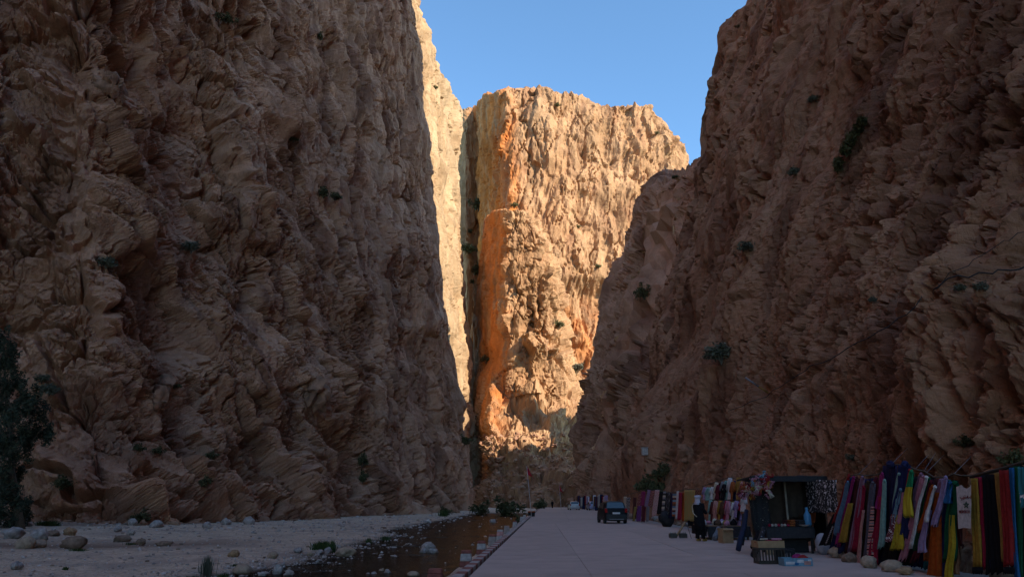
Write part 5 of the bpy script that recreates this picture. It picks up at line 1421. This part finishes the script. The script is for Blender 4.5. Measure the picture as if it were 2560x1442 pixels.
carton((7.62, 23.0, 0), (.3, .3, .42), -.2, "small cardboard box between the leaning rolls")
def crate(loc, s, rz, mat, lab):
    t = thing("crate", lab, "crate", loc, rz); w, d, h = s
    bm = bmesh.new(); bx(bm, (0, 0, .012), (w, d, .024)); obj("crate_floor", bm, mat, t)
    for sy in (-1, 1):
        for k in range(9):
            bm = bmesh.new(); bx(bm, (-w / 2 + .02 + (w - .04) * k / 8, sy * (d / 2 - .008), h / 2), (.026, .016, h - .05)); obj("slat", bm, mat, t)
        for z in (.03, h - .02):
            bm = bmesh.new(); bx(bm, (0, sy * (d / 2 - .006), z), (w, .022, .045)); obj("rail", bm, mat, t)
    for sx_ in (-1, 1):
        for k in range(6):
            bm = bmesh.new(); bx(bm, (sx_ * (w / 2 - .008), -d / 2 + .02 + (d - .04) * k / 5, h / 2), (.016, .026, h - .05)); obj("slat", bm, mat, t)
        for z in (.03, h - .02):
            bm = bmesh.new(); bx(bm, (sx_ * (w / 2 - .006), 0, z), (.022, d - .03, .045)); obj("rail", bm, mat, t)
    return t
CRM = plain("crate_plastic", (.05, .04, .03), .5, .2, 8)
crate((6.47, 19.75, 0), (.66, .44, .38), .06, CRM, "dark slatted plastic crate in front of the stall")
crate((6.98, 20.1, 0), (.40, .40, .34), .1, plain("crate_black", (.02, .02, .025), .5), "small black crate behind the printed box")
carton((6.47, 19.78, .385), (.68, .46, .15), .06, "shallow cardboard tray on top of the slatted crate", flaps=False)
for k in range(9):
    c = ["red", "black", "cream", "steel blue", "crimson", "charcoal", "white", "magenta", "pink"][k]
    bm = bmesh.new(); bx(bm, (0, 0, .02), (.26, .10, .04), bev=.012)
    prop("folded_scarf", f"{c} folded scarf in the cardboard tray", "scarf", bm, cloth(c), (6.26 + .052 * k, 19.72 + .1 * (k % 2), .49 + .035 * (k % 3)), .4 * k)
pb = thing("printed_box", "low box printed blue and white on the road before the crate", "box", (6.9, 19.15, 0), .05)
bm = bmesh.new(); w, d, h, th = .70, .36, .17, .012
for c, q in (((0, 0, th / 2), (w, d, th)), ((-w / 2 + th / 2, 0, h / 2 + th), (th, d, h)), ((w / 2 - th / 2, 0, h / 2 + th), (th, d, h)), ((0, -d / 2 + th / 2, h / 2 + th), (w - 2 * th, th, h)), ((0, d / 2 - th / 2, h / 2 + th), (w - 2 * th, th, h))): bx(bm, c, q)
obj("box_wall", bm, cloth("sky blue"), pb)
for x, ww, z, hh, c in ((-.2, .22, .07, .06, "white"), (.05, .16, .11, .07, "white"), (.22, .16, .07, .09, "salmon"), (-.05, .1, .05, .05, "blue"), (.28, .08, .13, .04, "white")):
    bm = bmesh.new(); bx(bm, (x, -d / 2 - .002, z), (ww, .003, hh)); obj("print_patch", bm, cloth(c), pb)
for c, x, y, lab in (("magenta", 6.98, 19.2, "magenta bundle sticking out of the printed box"), ("red", 7.08, 19.12, "red bundle at the corner of the printed box")):
    bm = bmesh.new(); bmesh.ops.create_icosphere(bm, subdivisions=2, radius=.5)
    for v in bm.verts: v.co = Vector((v.co.x * .30, v.co.y * .2, v.co.z * .22 * (1 + .2 * math.sin(v.co.x * 14))))
    prop("bundle", lab, "bundle", bm, cloth(c), (x, y, .16 if c == "magenta" else .14))
# folding display on the road
dt = thing("folding_tray", "two little dark trays with a leaning plank on the road left of the man", "tray", (6.85, 32.4, 0))
for x in (-.16, .26):
    bm = bmesh.new(); bx(bm, (x, 0, .12), (.30, .28, .16), bev=.01); bx(bm, (x, 0, .21), (.26, .24, .02)); obj("tray", bm, CRM, dt)
    for k in range(3):
        bm = bmesh.new(); bmesh.ops.create_icosphere(bm, subdivisions=1, radius=.035, matrix=Matrix.Translation((x - .09 + .09 * k, -.05, .24))); obj("trinket", bm, STONE["pale"], dt)
bm = bmesh.new(); tube(bm, [(.0, .05, .1), (.42, .15, .66)], .045, 4); obj("plank", bm, CARD, dt)
bm = bmesh.new(); tube(bm, [(.42, .15, .66), (.5, .1, .45), (.56, .05, .2), (.6, 0, .02)], .010, 5); obj("cord", bm, BLK, dt)
# ------------------------------------------------------------------ painted kerb and guard blocks
PR = plain("paint_red", (.22, .068, .052), .8, .45, 9); PW = plain("paint_white", (.40, .345, .32), .8, .35, 9); CONC = plain("block_concrete", (.33, .26, .23), .9, .25, 8)
kerb = tag(bpy.data.objects.new("kerb", None), "low kerb painted in red and white stretches along the river side of the road", kind="structure"); COL.objects.link(kerb)
KM = {}
for nm, mt in (("r", PR), ("w", PW), ("c", CONC)):
    bm = bmesh.new(); bx(bm, (0, 0, -.01), (.22, .56, .19), bev=.012)
    me = bpy.data.meshes.new("kerb_stone"); bm.to_mesh(me); bm.free(); me.materials.append(mt); KM[nm] = me
y, k = 3.0, 0
while y < 150:
    painted = y < 34 or 62 < y < 76
    nm = ("r" if k % 2 else "w") if painted else ("c" if rng.random() < .7 else "w")
    o = obj("kerb_stone", KM[nm], None, kerb, (float(kerb_x(y)) + .12, y, rng.uniform(-.006, .004)), -.046 + rng.uniform(-.015, .015))
    y += .58; k += 1
bm = bmesh.new()
pts = [(kerb_x(q) - .02, q) for q in range(-10, 200, 6)]
lo = [bm.verts.new((x - .55 - .1 * math.sin(q), q, -1.35)) for x, q in pts]; hi = [bm.verts.new((x, q, -.06)) for x, q in pts]; ins = [bm.verts.new((x + .3, q, -.06)) for x, q in pts]
for a in range(len(pts) - 1):
    bm.faces.new((lo[a], lo[a + 1], hi[a + 1], hi[a])); bm.faces.new((hi[a], hi[a + 1], ins[a + 1], ins[a]))
tag(obj("embankment", bm, plain("bank_stone", (.22, .165, .135), .95, .4, 3, bump=.08)), "rough bank holding the road above the stream", kind="structure")
BLK_LAB = ["nearest guard block, red topped, at the bottom edge of the photograph", "second guard block from the front, white with a red top and foot", "third guard block from the front, white with red foot", "fourth guard block from the front, red over brown",
           "fifth guard block from the front, faded pink and white", "sixth guard block from the front, bare brown", "seventh guard block from the front, red topped and white", "small white guard block before the flagpole", "small white guard block at the foot of the flagpole"]
for i, (yb, cols) in enumerate([(14.75, (CONC, PR, PR)), (20.2, (PR, PW, PR)), (24.9, (PR, PW, PR)), (29.6, (CONC, CONC, PR)), (34.4, (PW, plain("paint_pink", (.52, .25, .23), .8, .3, 8), PW)), (40, (CONC, CONC, CONC)), (50, (PW, PW, PR)), (63, (PW, PW, PW)), (71, (PW, PW, PW))]):
    t = thing("guard_block", BLK_LAB[i], "guard block", (float(kerb_x(yb)) - .19, yb, -.12), rng.uniform(-.1, .05), "guard blocks along the kerb")
    z = 0
    for nm, h, w0, w1, mt in (("foot", .15, .33, .30, cols[0]), ("shaft", .18, .30, .265, cols[1]), ("cap", .08, .265, .25, cols[2])):
        bm = bmesh.new(); bx(bm, (0, 0, z + h / 2), (w0, w0 * .8, h), bev=.012, taper=w1 / w0); obj(nm, bm, mt, t); z += h

# ------------------------------------------------------------------ vehicles
GLS = bpy.data.materials.new("car_glass"); GLS.use_nodes = True
b = GLS.node_tree.nodes["Principled BSDF"]; b.inputs["Base Color"].default_value = (.02, .025, .03, 1); b.inputs["Roughness"].default_value = .04; b.inputs["Specular IOR Level"].default_value = .8
TYRE = plain("tyre", (.02, .02, .02), .9, .2, 10); RIM = plain("rim", (.35, .35, .36), .35, .1, 5, metal=.8); LAMP = plain("tail_lamp", (.35, .012, .012), .2, .15, 8, coat=.5)
PLATE = plain("plate_white", (.65, .62, .6), .5, .1, 12); TRIM = plain("trim_grey", (.20, .19, .19), .6, .2, 8); BLKP = plain("trim_black", (.015, .015, .016), .5, .2, 8)
def car(label, paint, loc, rz, W=1.64, H=1.50, Ln=3.6, rack=True, name="parked_car", roofm=None):
    t = thing(name, label, "car", loc, rz)
    h2 = Ln / 2
    ST = [(-h2, .34, .56, .62, .40, .9), (-h2 + .05, .26, .80, .90, .46, .92), (-h2 + .18, .16, .92, 1.02, .5, .88), (-h2 + .42, .16, .94, H * .945, .5, .80), (-h2 + .75, .16, .94, H * .985, .5, .78),
          (-.1, .16, .92, H, .5, .78), (.35, .16, .92, H * .97, .5, .78), (.95, .16, .90, .99, .5, .86), (h2 - .35, .24, .80, .86, .49, .86), (h2 - .06, .28, .62, .70, .45, .88), (h2, .36, .52, .58, .38, .9)]
    bm = bmesh.new(); rings = []
    for y, zb, zt, ztop, hw, tr in ST:
        w = W * hw
        half = [(w * .86, zb), (w * .98, zb + .12), (w, (zb + zt) / 2), (w * .97, zt), (w * tr + (w * .97 - w * tr) * .35, zt + (ztop - zt) * .62), (w * tr * .97, ztop - .02), (w * tr * .6, ztop + .012), (0, ztop + .02)]
        prof = half + [(-x, z) for x, z in reversed(half[:-1])]
        rings.append([bm.verts.new((x, y, z)) for x, z in prof])
    for a, c in zip(rings, rings[1:]):
        for k in range(len(a)):
            f = bm.faces.new((a[k], a[(k + 1) % len(a)], c[(k + 1) % len(a)], c[k])); f.smooth = True
    bm.faces.new(rings[0]); bm.faces.new(list(reversed(rings[-1])))
    bmesh.ops.recalc_face_normals(bm, faces=bm.faces)
    o = obj("body", bm, paint, t); o.modifiers.new("round", 'SUBSURF').levels = 1; o.modifiers["round"].render_levels = 1
    def panel(nm, q, mt, push):
        bm = bmesh.new(); bm.faces.new([bm.verts.new(Vector(p) + Vector(push)) for p in q]); bmesh.ops.recalc_face_normals(bm, faces=bm.faces)
        oo = obj(nm, bm, mt, t); md = oo.modifiers.new("thickness", 'SOLIDIFY'); md.thickness = .015; md.offset = 0; return oo
    r0 = -h2 + .185; r1 = -h2 + .41; hw = W * .5
    panel("rear_window", [(-hw * .78, r0, 1.02), (hw * .78, r0, 1.02), (hw * .66, r1, H * .925), (-hw * .66, r1, H * .925)], GLS, (0, -.035, .015))
    panel("windscreen", [(-hw * .80, .93, 1.0), (hw * .80, .93, 1.0), (hw * .68, .38, H * .94), (-hw * .68, .38, H * .94)], GLS, (0, .03, .02))
    for s in (-1, 1):
        for y0, y1, yt0, yt1 in ((-h2 + .55, -.32, -h2 + .72, -.32), (-.24, .78, -.24, .34)):
            panel("side_window", [(s * hw * .975, y0, .97), (s * hw * .975, y1, .97), (s * hw * .83, yt1, H * .91), (s * hw * .83, yt0, H * .91)], GLS, (s * .022, 0, 0))
        bm = bmesh.new(); bx(bm, (s * hw * .86, -h2 + .075, .88), (.17, .14, .30), bev=.03); obj("tail_lamp", bm, LAMP, t)
        bm = bmesh.new(); bx(bm, (s * (hw + .07), .62, 1.0), (.14, .09, .12), bev=.03); obj("mirror", bm, BLKP, t)
        bm = bmesh.new(); bx(bm, (s * hw * .74, h2 - .10, .68), (.26, .10, .14), bev=.03); obj("headlight", bm, PLATE, t)
        for y in (-h2 + .62, h2 - .66):
            w_ = thing_part("wheel", t, (s * (hw - .10), y, .29))
            bm = bmesh.new(); lathe(bm, [(.19, -.09), (.275, -.09), (.29, -.06), (.29, .06), (.275, .09), (.19, .09)], 20)
            for v in bm.verts: v.co = Vector((v.co.z, v.co.y, v.co.x))
            bmesh.ops.recalc_face_normals(bm, faces=bm.faces); obj("tyre", bm, TYRE, w_)
            bm = bmesh.new(); lathe(bm, [(.03, -.07), (.19, -.085), (.195, .085), (.03, .07)], 12)
            for v in bm.verts: v.co = Vector((v.co.z * 1.08, v.co.y, v.co.x))
            bmesh.ops.recalc_face_normals(bm, faces=bm.faces); obj("rim", bm, RIM, w_)
        if rack:
            bm = bmesh.new(); tube(bm, [(s * hw * .70, -h2 + .6, H + .0), (s * hw * .70, -h2 + .75, H + .06), (s * hw * .70, .1, H + .07), (s * hw * .70, .3, H + .0)], .018, 6); obj("roof_rail", bm, TRIM, t)
    bm = bmesh.new(); bx(bm, (0, -h2 - .006, .42), (W * .9, .12, .40), bev=.05); obj("bumper", bm, BLKP if rack else paint, t)
    bm = bmesh.new(); bx(bm, (0, -h2 - .070, .30), (W * .62, .012, .05)); obj("bumper_strip", bm, TRIM, t)
    bm = bmesh.new(); bx(bm, (0, -h2 - .02, .70), (.52, .03, .115), bev=.006); obj("number_plate", bm, PLATE, t)
    return t
def thing_part(name, parent, loc):
    o = bpy.data.objects.new(name, None); o.location = loc; o.empty_display_size = .1; return link(o, parent)
bl = car("small black hatchback parked on the road seen from behind", plain("paint_black", (.006, .006, .007), .5, .2, 3, spec=.2), (7.15, 55.6, 0), .06, 1.64, 1.52)
wr = Vector((0, -1.72, 1.4))
car("silver car standing far up the road left of the clothes", plain("paint_silver", (.42, .41, .40), .3, .1, 3, coat=.5), (11.0, 138, 0), .05, 1.75, 1.50, 4.2, False)
car("pale violet car parked before the far row of clothes", plain("paint_violet", (.30, .28, .42), .3, .1, 3, coat=.5), (14.0, 134, 0), .05, 1.72, 1.48, 4.0, False)
car("dark car parked right of the violet one before the far clothes", plain("paint_dark", (.03, .03, .035), .3, .1, 3, coat=.5), (15.1, 127, 0), .1, 1.72, 1.48, 4.0, False)

# ------------------------------------------------------------------ people
SKIN = plain("skin", (.25, .13, .08), .6, .1, 9)
def person(label, loc, rz, h=1.72, robe="black", scarf=None, trousers="charcoal", step=.10, arms="down", robe_len=.62, hair=True):
    """one continuous body grown over a jointed skeleton; clothes and face details are its children"""
    J, E, Rr = [], [], []
    def j(p, r, a=None):
        J.append(p); Rr.append(r)
        if a is not None: E.append((a, len(J) - 1))
        return len(J) - 1
    pel = j((0, 0, .94), .125); sp = j((0, .0, 1.12), .115, pel); ch = j((0, -.01, 1.30), .135, sp); nb = j((0, -.015, 1.44), .065, ch); nk = j((0, .0, 1.50), .052, nb)
    hb = j((0, .02, 1.57), .072, nk); hc = j((0, .015, 1.65), .085, hb); j((0, .0, 1.70), .055, hc)
    for s in (-1, 1):
        sh = j((s * .17, -.01, 1.40), .062, ch)
        if arms == "front": el = j((s * .23, .06, 1.14), .045, sh); wr_ = j((s * .15, .25, 1.06), .032, el); dirh = np.array((-.1 * s, .9, .05))
        else: el = j((s * .245, -.01, 1.12), .045, sh); wr_ = j((s * .265, .06, .88), .032, el); dirh = np.array((0, .25, -.95))
        wp = np.array(J[wr_]); pl = j(tuple(wp + dirh * .06), .030, wr_); side = np.cross(dirh, (s * 1.0, 0, .2)); side /= np.linalg.norm(side)
        for k, (o_, l) in enumerate(((-.024, .055), (-.008, .066), (.008, .063), (.023, .048))):
            kn = j(tuple(wp + dirh * .10 + side * o_), .010, pl); j(tuple(wp + dirh * (.10 + l * .6) + side * o_ * 1.1 + np.array((-.012 * s, .01, 0))), .008, kn)
        th = j(tuple(wp + dirh * .05 - side * .036), .011, pl); j(tuple(wp + dirh * .085 - side * .052), .009, th)
        hip = j((s * .095, 0, .88), .088, pel); kn = j((s * .10, .02 + s * step * .4, .48), .060, hip); an = j((s * .105, -.02 + s * step, .09), .040, kn); j((s * .115, .11 + s * step, .035), .036, an)
    me = bpy.data.meshes.new("person"); me.from_pydata(J, E, [])
    o = bpy.data.objects.new("person", me); COL.objects.link(o)
    sk = o.modifiers.new("skin", 'SKIN'); sk.use_smooth_shade = True
    for v, r in zip(me.skin_vertices[0].data, Rr): v.radius = (r, r)
    me.skin_vertices[0].data[0].use_root = True
    o.modifiers.new("sub", 'SUBSURF').levels = 1
    dg = bpy.context.evaluated_depsgraph_get(); dg.update()
    m2 = bpy.data.meshes.new_from_object(o.evaluated_get(dg)); o.modifiers.clear(); o.data = m2; bpy.data.meshes.remove(me); m2.name = "person"
    m2.materials.clear(); m2.materials.append(SKIN); smooth(m2)
    k = h / 1.75; o.location = loc; o.rotation_euler = (0, 0, rz); o.scale = (k, k, k)
    tag(o, label, "person")
    def shell(nm, rings, mt, n=20, wob=.0, cap=False):
        bm = bmesh.new(); rs = []
        for q, (z, rx, ry, cy) in enumerate(rings):
            rs.append([bm.verts.new((rx * math.cos(a) * (1 + wob * math.sin(5 * a + q)), cy + ry * math.sin(a) * (1 + wob * math.sin(5 * a + q)), z)) for a in [2 * math.pi * i / n for i in range(n)]])
        for a, c in zip(rs, rs[1:]):
            for i in range(n): f = bm.faces.new((a[i], a[(i + 1) % n], c[(i + 1) % n], c[i])); f.smooth = True
        if cap: bm.faces.new(rs[-1])
        oo = obj(nm, bm, mt, o); md = oo.modifiers.new("thickness", 'SOLIDIFY'); md.thickness = .012; return oo
    zb = robe_len
    shell("coat", [(zb, .235, .20, .01), (.80, .225, .185, .01), (1.0, .205, .165, .0), (1.2, .215, .165, -.01), (1.36, .225, .155, -.01), (1.43, .17, .12, -.01), (1.48, .085, .08, -.005)], cloth(robe), wob=.03)
    for s in (-1, 1):
        shs = np.array((s * .17, -.01, 1.42)); el = np.array((s * .235, .05, 1.13)) if arms == "front" else np.array((s * .25, -.01, 1.12)); wr_ = np.array((s * .155, .23, 1.07)) if arms == "front" else np.array((s * .265, .05, .90))
        bm = bmesh.new(); tube(bm, [shs, (shs + el) / 2, el, (el + wr_) / 2, wr_], [.085, .080, .072, .066, .062], 12); obj("sleeve", bm, cloth(robe), o)
        bm = bmesh.new(); tube(bm, [(s * .095, 0, .92), (s * .10, .02 + s * step * .4, .5), (s * .105, -.015 + s * step, .10)], [.115, .095, .080], 12); obj("trouser_leg", bm, cloth(trousers), o)
        bm = bmesh.new(); bmesh.ops.create_icosphere(bm, subdivisions=2, radius=.5)
        for v in bm.verts: v.co = Vector((v.co.x * .11 + s * .11, v.co.y * .29 + .06 + s * step, max(0, v.co.z * .12 + .045)))
        obj("shoe", bm, cloth("ochre"), o)
        bm = bmesh.new(); bmesh.ops.create_icosphere(bm, subdivisions=1, radius=.013, matrix=Matrix.Translation((s * .032, .094, 1.635))); obj("eye", bm, BLKP, o)
        bm = bmesh.new(); bmesh.ops.create_icosphere(bm, subdivisions=1, radius=.5)
        for v in bm.verts: v.co = Vector((v.co.x * .022 + s * .084, v.co.y * .04 + .01, v.co.z * .065 + 1.625))
        obj("ear", bm, SKIN, o)
    bm = bmesh.new(); tube(bm, [(0, .09, 1.645), (0, .118, 1.605), (0, .095, 1.595)], [.010, .016, .012], 6); obj("nose", bm, SKIN, o)
    bm = bmesh.new(); bx(bm, (0, .092, 1.568), (.045, .012, .010)); obj("mouth", bm, cloth("rust"), o)
    if scarf:
        shell("headscarf", [(1.38, .17, .15, -.03), (1.46, .125, .12, -.035), (1.53, .105, .10, -.035), (1.60, .112, .105, -.02), (1.67, .116, .116, -.005), (1.715, .10, .10, -.005), (1.74, .05, .055, -.01)], cloth(scarf), wob=.05, cap=True)
        bm = bmesh.new()
        for q in range(2):
            pts = [(.115 * math.cos(a), -.005 + .125 * math.sin(a), 1.66 + .02 * math.sin(a * 2 + q) + .028 * q) for a in [2 * math.pi * i / 14 for i in range(15)]]; tube(bm, pts, .026, 7, False)
        obj("turban_roll", bm, cloth(scarf), o)
    elif hair:
        shell("hair", [(1.60, .09, .085, -.025), (1.66, .098, .10, -.012), (1.72, .08, .085, -.005), (1.745, .04, .045, -.005)], cloth("black"), cap=True)
    return o
g = gnd(1752, 1352, 0)
man = person("man in a long black coat and white headscarf standing by the hanging robes", (g[0], g[1], 0), -.95, 1.74, "black", "pale lilac", "black", .05, "front", .42)
bm = bmesh.new(); tube(bm, [(-.16, -.10, 1.42), (-.17, -.19, 1.30), (-.12, -.20, 1.05), (.05, -.20, .92)], .016, 6); obj("bag_strap", bm, cloth("cream"), man)
person("dark figure walking far up the road beyond the flagpole", (9.0, 172, 0), .3, 1.72, "black", None, "black", .12)
person("person in a white robe among the far clothes", (15.0, 121, 0), .8, 1.72, "white", "white", "white", .08, robe_len=.25)
person("person in a navy robe and white trousers by the far clothes near the black car", (14.8, 112, 0), -.4, 1.70, "navy", None, "white", .1)
person("dark clothed person right of the violet car far up the road", (13.9, 120, 0), 1.2, 1.68, "charcoal", None, "navy", .1)

# ------------------------------------------------------------------ flags, bin, lamp, small fittings
FLAG = plain("flag_red", (.48, .012, .035), .75, .2, 5); POLE = plain("pole_white", (.52, .46, .44), .5, .2, 6)
def flag(label, base, top, fw, fh, thick):
    t = thing("flagpole", label, "flag", tuple(base))
    base = np.array(base); top = np.array(top) - base
    bm = bmesh.new(); tube(bm, [(0, 0, 0), top * .5, top], [thick, thick * .8, thick * .5], 8); obj("pole", bm, POLE, t)
    bm = bmesh.new(); n, m = 12, 8
    g = [[bm.verts.new((top[0] - .02 + fw * (.10 + .55 * u) * (1 if True else 0) * (.35 + .65 * v) - .25 * fw * (1 - v) * 0, .10 * math.sin(u * 9 + v * 3) * fw, top[2] - fh * v - .42 * fw * u - .06 * fw * math.sin(u * 7))) for v in [q / m for q in range(m + 1)]] for u in [q / n for q in range(n + 1)]]
    for i in range(n):
        for k in range(m): f = bm.faces.new((g[i][k], g[i + 1][k], g[i + 1][k + 1], g[i][k + 1])); f.smooth = True
    o = obj("flag_cloth", bm, FLAG, t); md = o.modifiers.new("thickness", 'SOLIDIFY'); md.thickness = .015
    return t
b0 = at(1329, 1289, 76); b0[2] = -.05
flag("tall thin flagpole with a red flag at the river side of the road", b0, at(1317, 1164, 76), 1.15, .78, .035)
b0 = at(1403, 1268, 148); b0[2] = -.05
flag("far small flagpole with a faded red flag beside the right wall", b0, at(1398, 1212, 148), 1.3, 1.0, .045)
t = thing("litter_bin", "dark bin with an orange rim at the foot of the flagpole", "bin", (2.0, 79.5, -.15))
bm = bmesh.new(); lathe(bm, [(.30, 0), (.34, .1), (.36, .55), (.34, .58), (.31, .56)], 16); obj("drum", bm, BLK, t)
bm = bmesh.new(); lathe(bm, [(.37, .55), (.39, .60), (.37, .66), (.30, .67), (.29, .60)], 16); obj("rim", bm, cloth("orange"), t)
t = thing("street_lamp", "thin rusty lamp post with a white lamp head by the far right wall", "lamp post", tuple(gnd(1542, 1272, 0) * np.array([1, 1, 0])))
lb = np.array(t.location); dY = lb[1]
bm = bmesh.new(); tp_ = at(1541, 1198, dY) - lb; tube(bm, [(0, 0, -.1), tuple(tp_)], [.07, .045], 8); obj("post", bm, plain("rusty_steel", (.16, .085, .06), .8, .3, 8), t)
bm = bmesh.new(); bx(bm, tuple(tp_ + np.array([0, 0, .2])), (.42, .3, .34), bev=.03); obj("lamp_head", bm, POLE, t)
bm = bmesh.new(); bx(bm, tuple(tp_ + np.array([-.02, 0, -.05])), (.34, .24, .12), bev=.02); obj("lamp_bracket", bm, BLK, t)
q = on_rock(1613, 1124)
if q is not None:
    bm = bmesh.new(); bx(bm, (0, 0, 0), (.5, .4, .6), bev=.03); bx(bm, (0, 0, .33), (.56, .46, .05))
    prop("junction_box", "small white box fixed to the right wall above the black car", "box", bm, PW, q + np.array([-.25, -.2, 0]))
def cable(pix, label, r=.02, off=.22, sag=.0):
    pts = []
    for (a, c) in zip(pix, pix[1:]):
        n = max(2, int(math.hypot(c[0] - a[0], c[1] - a[1]) / 22))
        for i in range(n):
            u = i / n; px, py = a[0] + (c[0] - a[0]) * u, a[1] + (c[1] - a[1]) * u + sag * math.sin(u * math.pi)
            p = on_rock(px, py, 7)
            if p is None: continue
            t_ = np.array([0, 0, CAM_Z]) - p; dd = np.linalg.norm(t_)
            pts.append((dd, px, py, t_ / dd))
    ds = np.array([p[0] for p in pts]); k = 7
    sm = np.array([np.min(ds[max(0, i - k):i + k + 1]) for i in range(len(ds))]); sm = np.convolve(np.pad(sm, 4, mode="edge"), np.ones(9) / 9, "valid")
    P_ = [np.array([0, 0, CAM_Z]) - p[3] * (d - off) for p, d in zip(pts, sm)]
    bm = bmesh.new(); tube(bm, [q - P_[0] for q in P_], r, 6)
    return tag(obj("cable", bm, BLK, None, tuple(P_[0])), label, "cable")
cable([(2572, 573), (2481, 618), (2396, 672), (2330, 715)], "thin dark cable crossing the upper right wall at the right edge", .009)
cable([(2572, 664), (2454, 681), (2373, 699), (2342, 710), (2322, 728)], "thick black cable along the top of the pale outcrop", .018)
cable([(2300, 745), (2261, 788), (2216, 810), (2180, 838), (2139, 852), (2071, 893), (2008, 929), (1945, 962), (1909, 985), (1850, 1010), (1790, 1032)], "long dark cable slanting down across the right wall", .014)
q = on_rock(1918, 978)
t_ = np.array([0, 0, CAM_Z]) - q; t_ /= np.linalg.norm(t_)
e = at(1864, 944, q[1] + .4)
t = thing("broken_pole", "broken pole sticking out of the right wall, grey with an orange end", "pole", tuple(q))
bm = bmesh.new(); m_ = (e - q) * .42; tube(bm, [(0, 0, 0), m_ + t_ * .2], .05, 8); obj("pole_end", bm, cloth("ochre"), t)
bm = bmesh.new(); tube(bm, [m_ + t_ * .2, e - q + t_ * .5], [.045, .05], 8); obj("pole_shaft", bm, plain("steel_grey", (.22, .22, .24), .6), t)
# rocks along the foot of the right wall, under the hanging cloths
for i, (px, py, w, c, k) in enumerate([(2100, 1393, 46, "tan", 0), (2068, 1376, 40, "tan", 1), (2125, 1404, 30, "brown", 3), (2175, 1418, 40, "tan", 1), (2232, 1428, 46, "tan", 0), (2262, 1436, 36, "ochre", 2), (2050, 1368, 34, "brown", 0), (2520, 1447, 60, "brown", 1),
                                       (1640, 1302, 22, "pale", 0), (1660, 1309, 20, "tan", 1), (1672, 1306, 14, "pale", 3), (1688, 1304, 18, "tan", 0), (1600, 1300, 16, "tan", 2), (1725, 1316, 22, "pale", 2), (1580, 1296, 18, "tan", 1), (1740, 1322, 18, "tan", 3)]):
    g = gnd(px, py, 0.0); s = w * g[1] / FPX
    labs = ["big tan rock at the foot of the scarves", "tan rock left of the big one at the foot of the scarves", "brown rock in front of the big one under the scarves", "tan rock under the crimson and brown scarves", "tan rock under the dark navy scarves", "ochre rock right of the navy scarves",
            "brown rock beside the white sack", "brown rock in the bottom right corner", "white rock at the foot of the striped rug", "tan rock right of the white one under the rugs", "small white rock under the crimson rug", "tan rock under the orange cloth", "flat tan rock at the far end of the rugs",
            "flat white rock under the gold green rug", "tan rock near the black car under the zigzag rug", "small tan rock behind the standing man's heels"]
    o = obj("rock", ROCKS[c][k], None, None, (g[0], g[1], s * .25), rng.uniform(0, 6)); o.scale = (s, s, s); tag(o, labs[i], "rock")
# draped rock among the rugs
sack((9.45, 47.5, 0), (.8, 1.1, .85), cloth("charcoal"), "draped_cloth", "charcoal cloth heaped over a rock under the dotted black rug", 9)
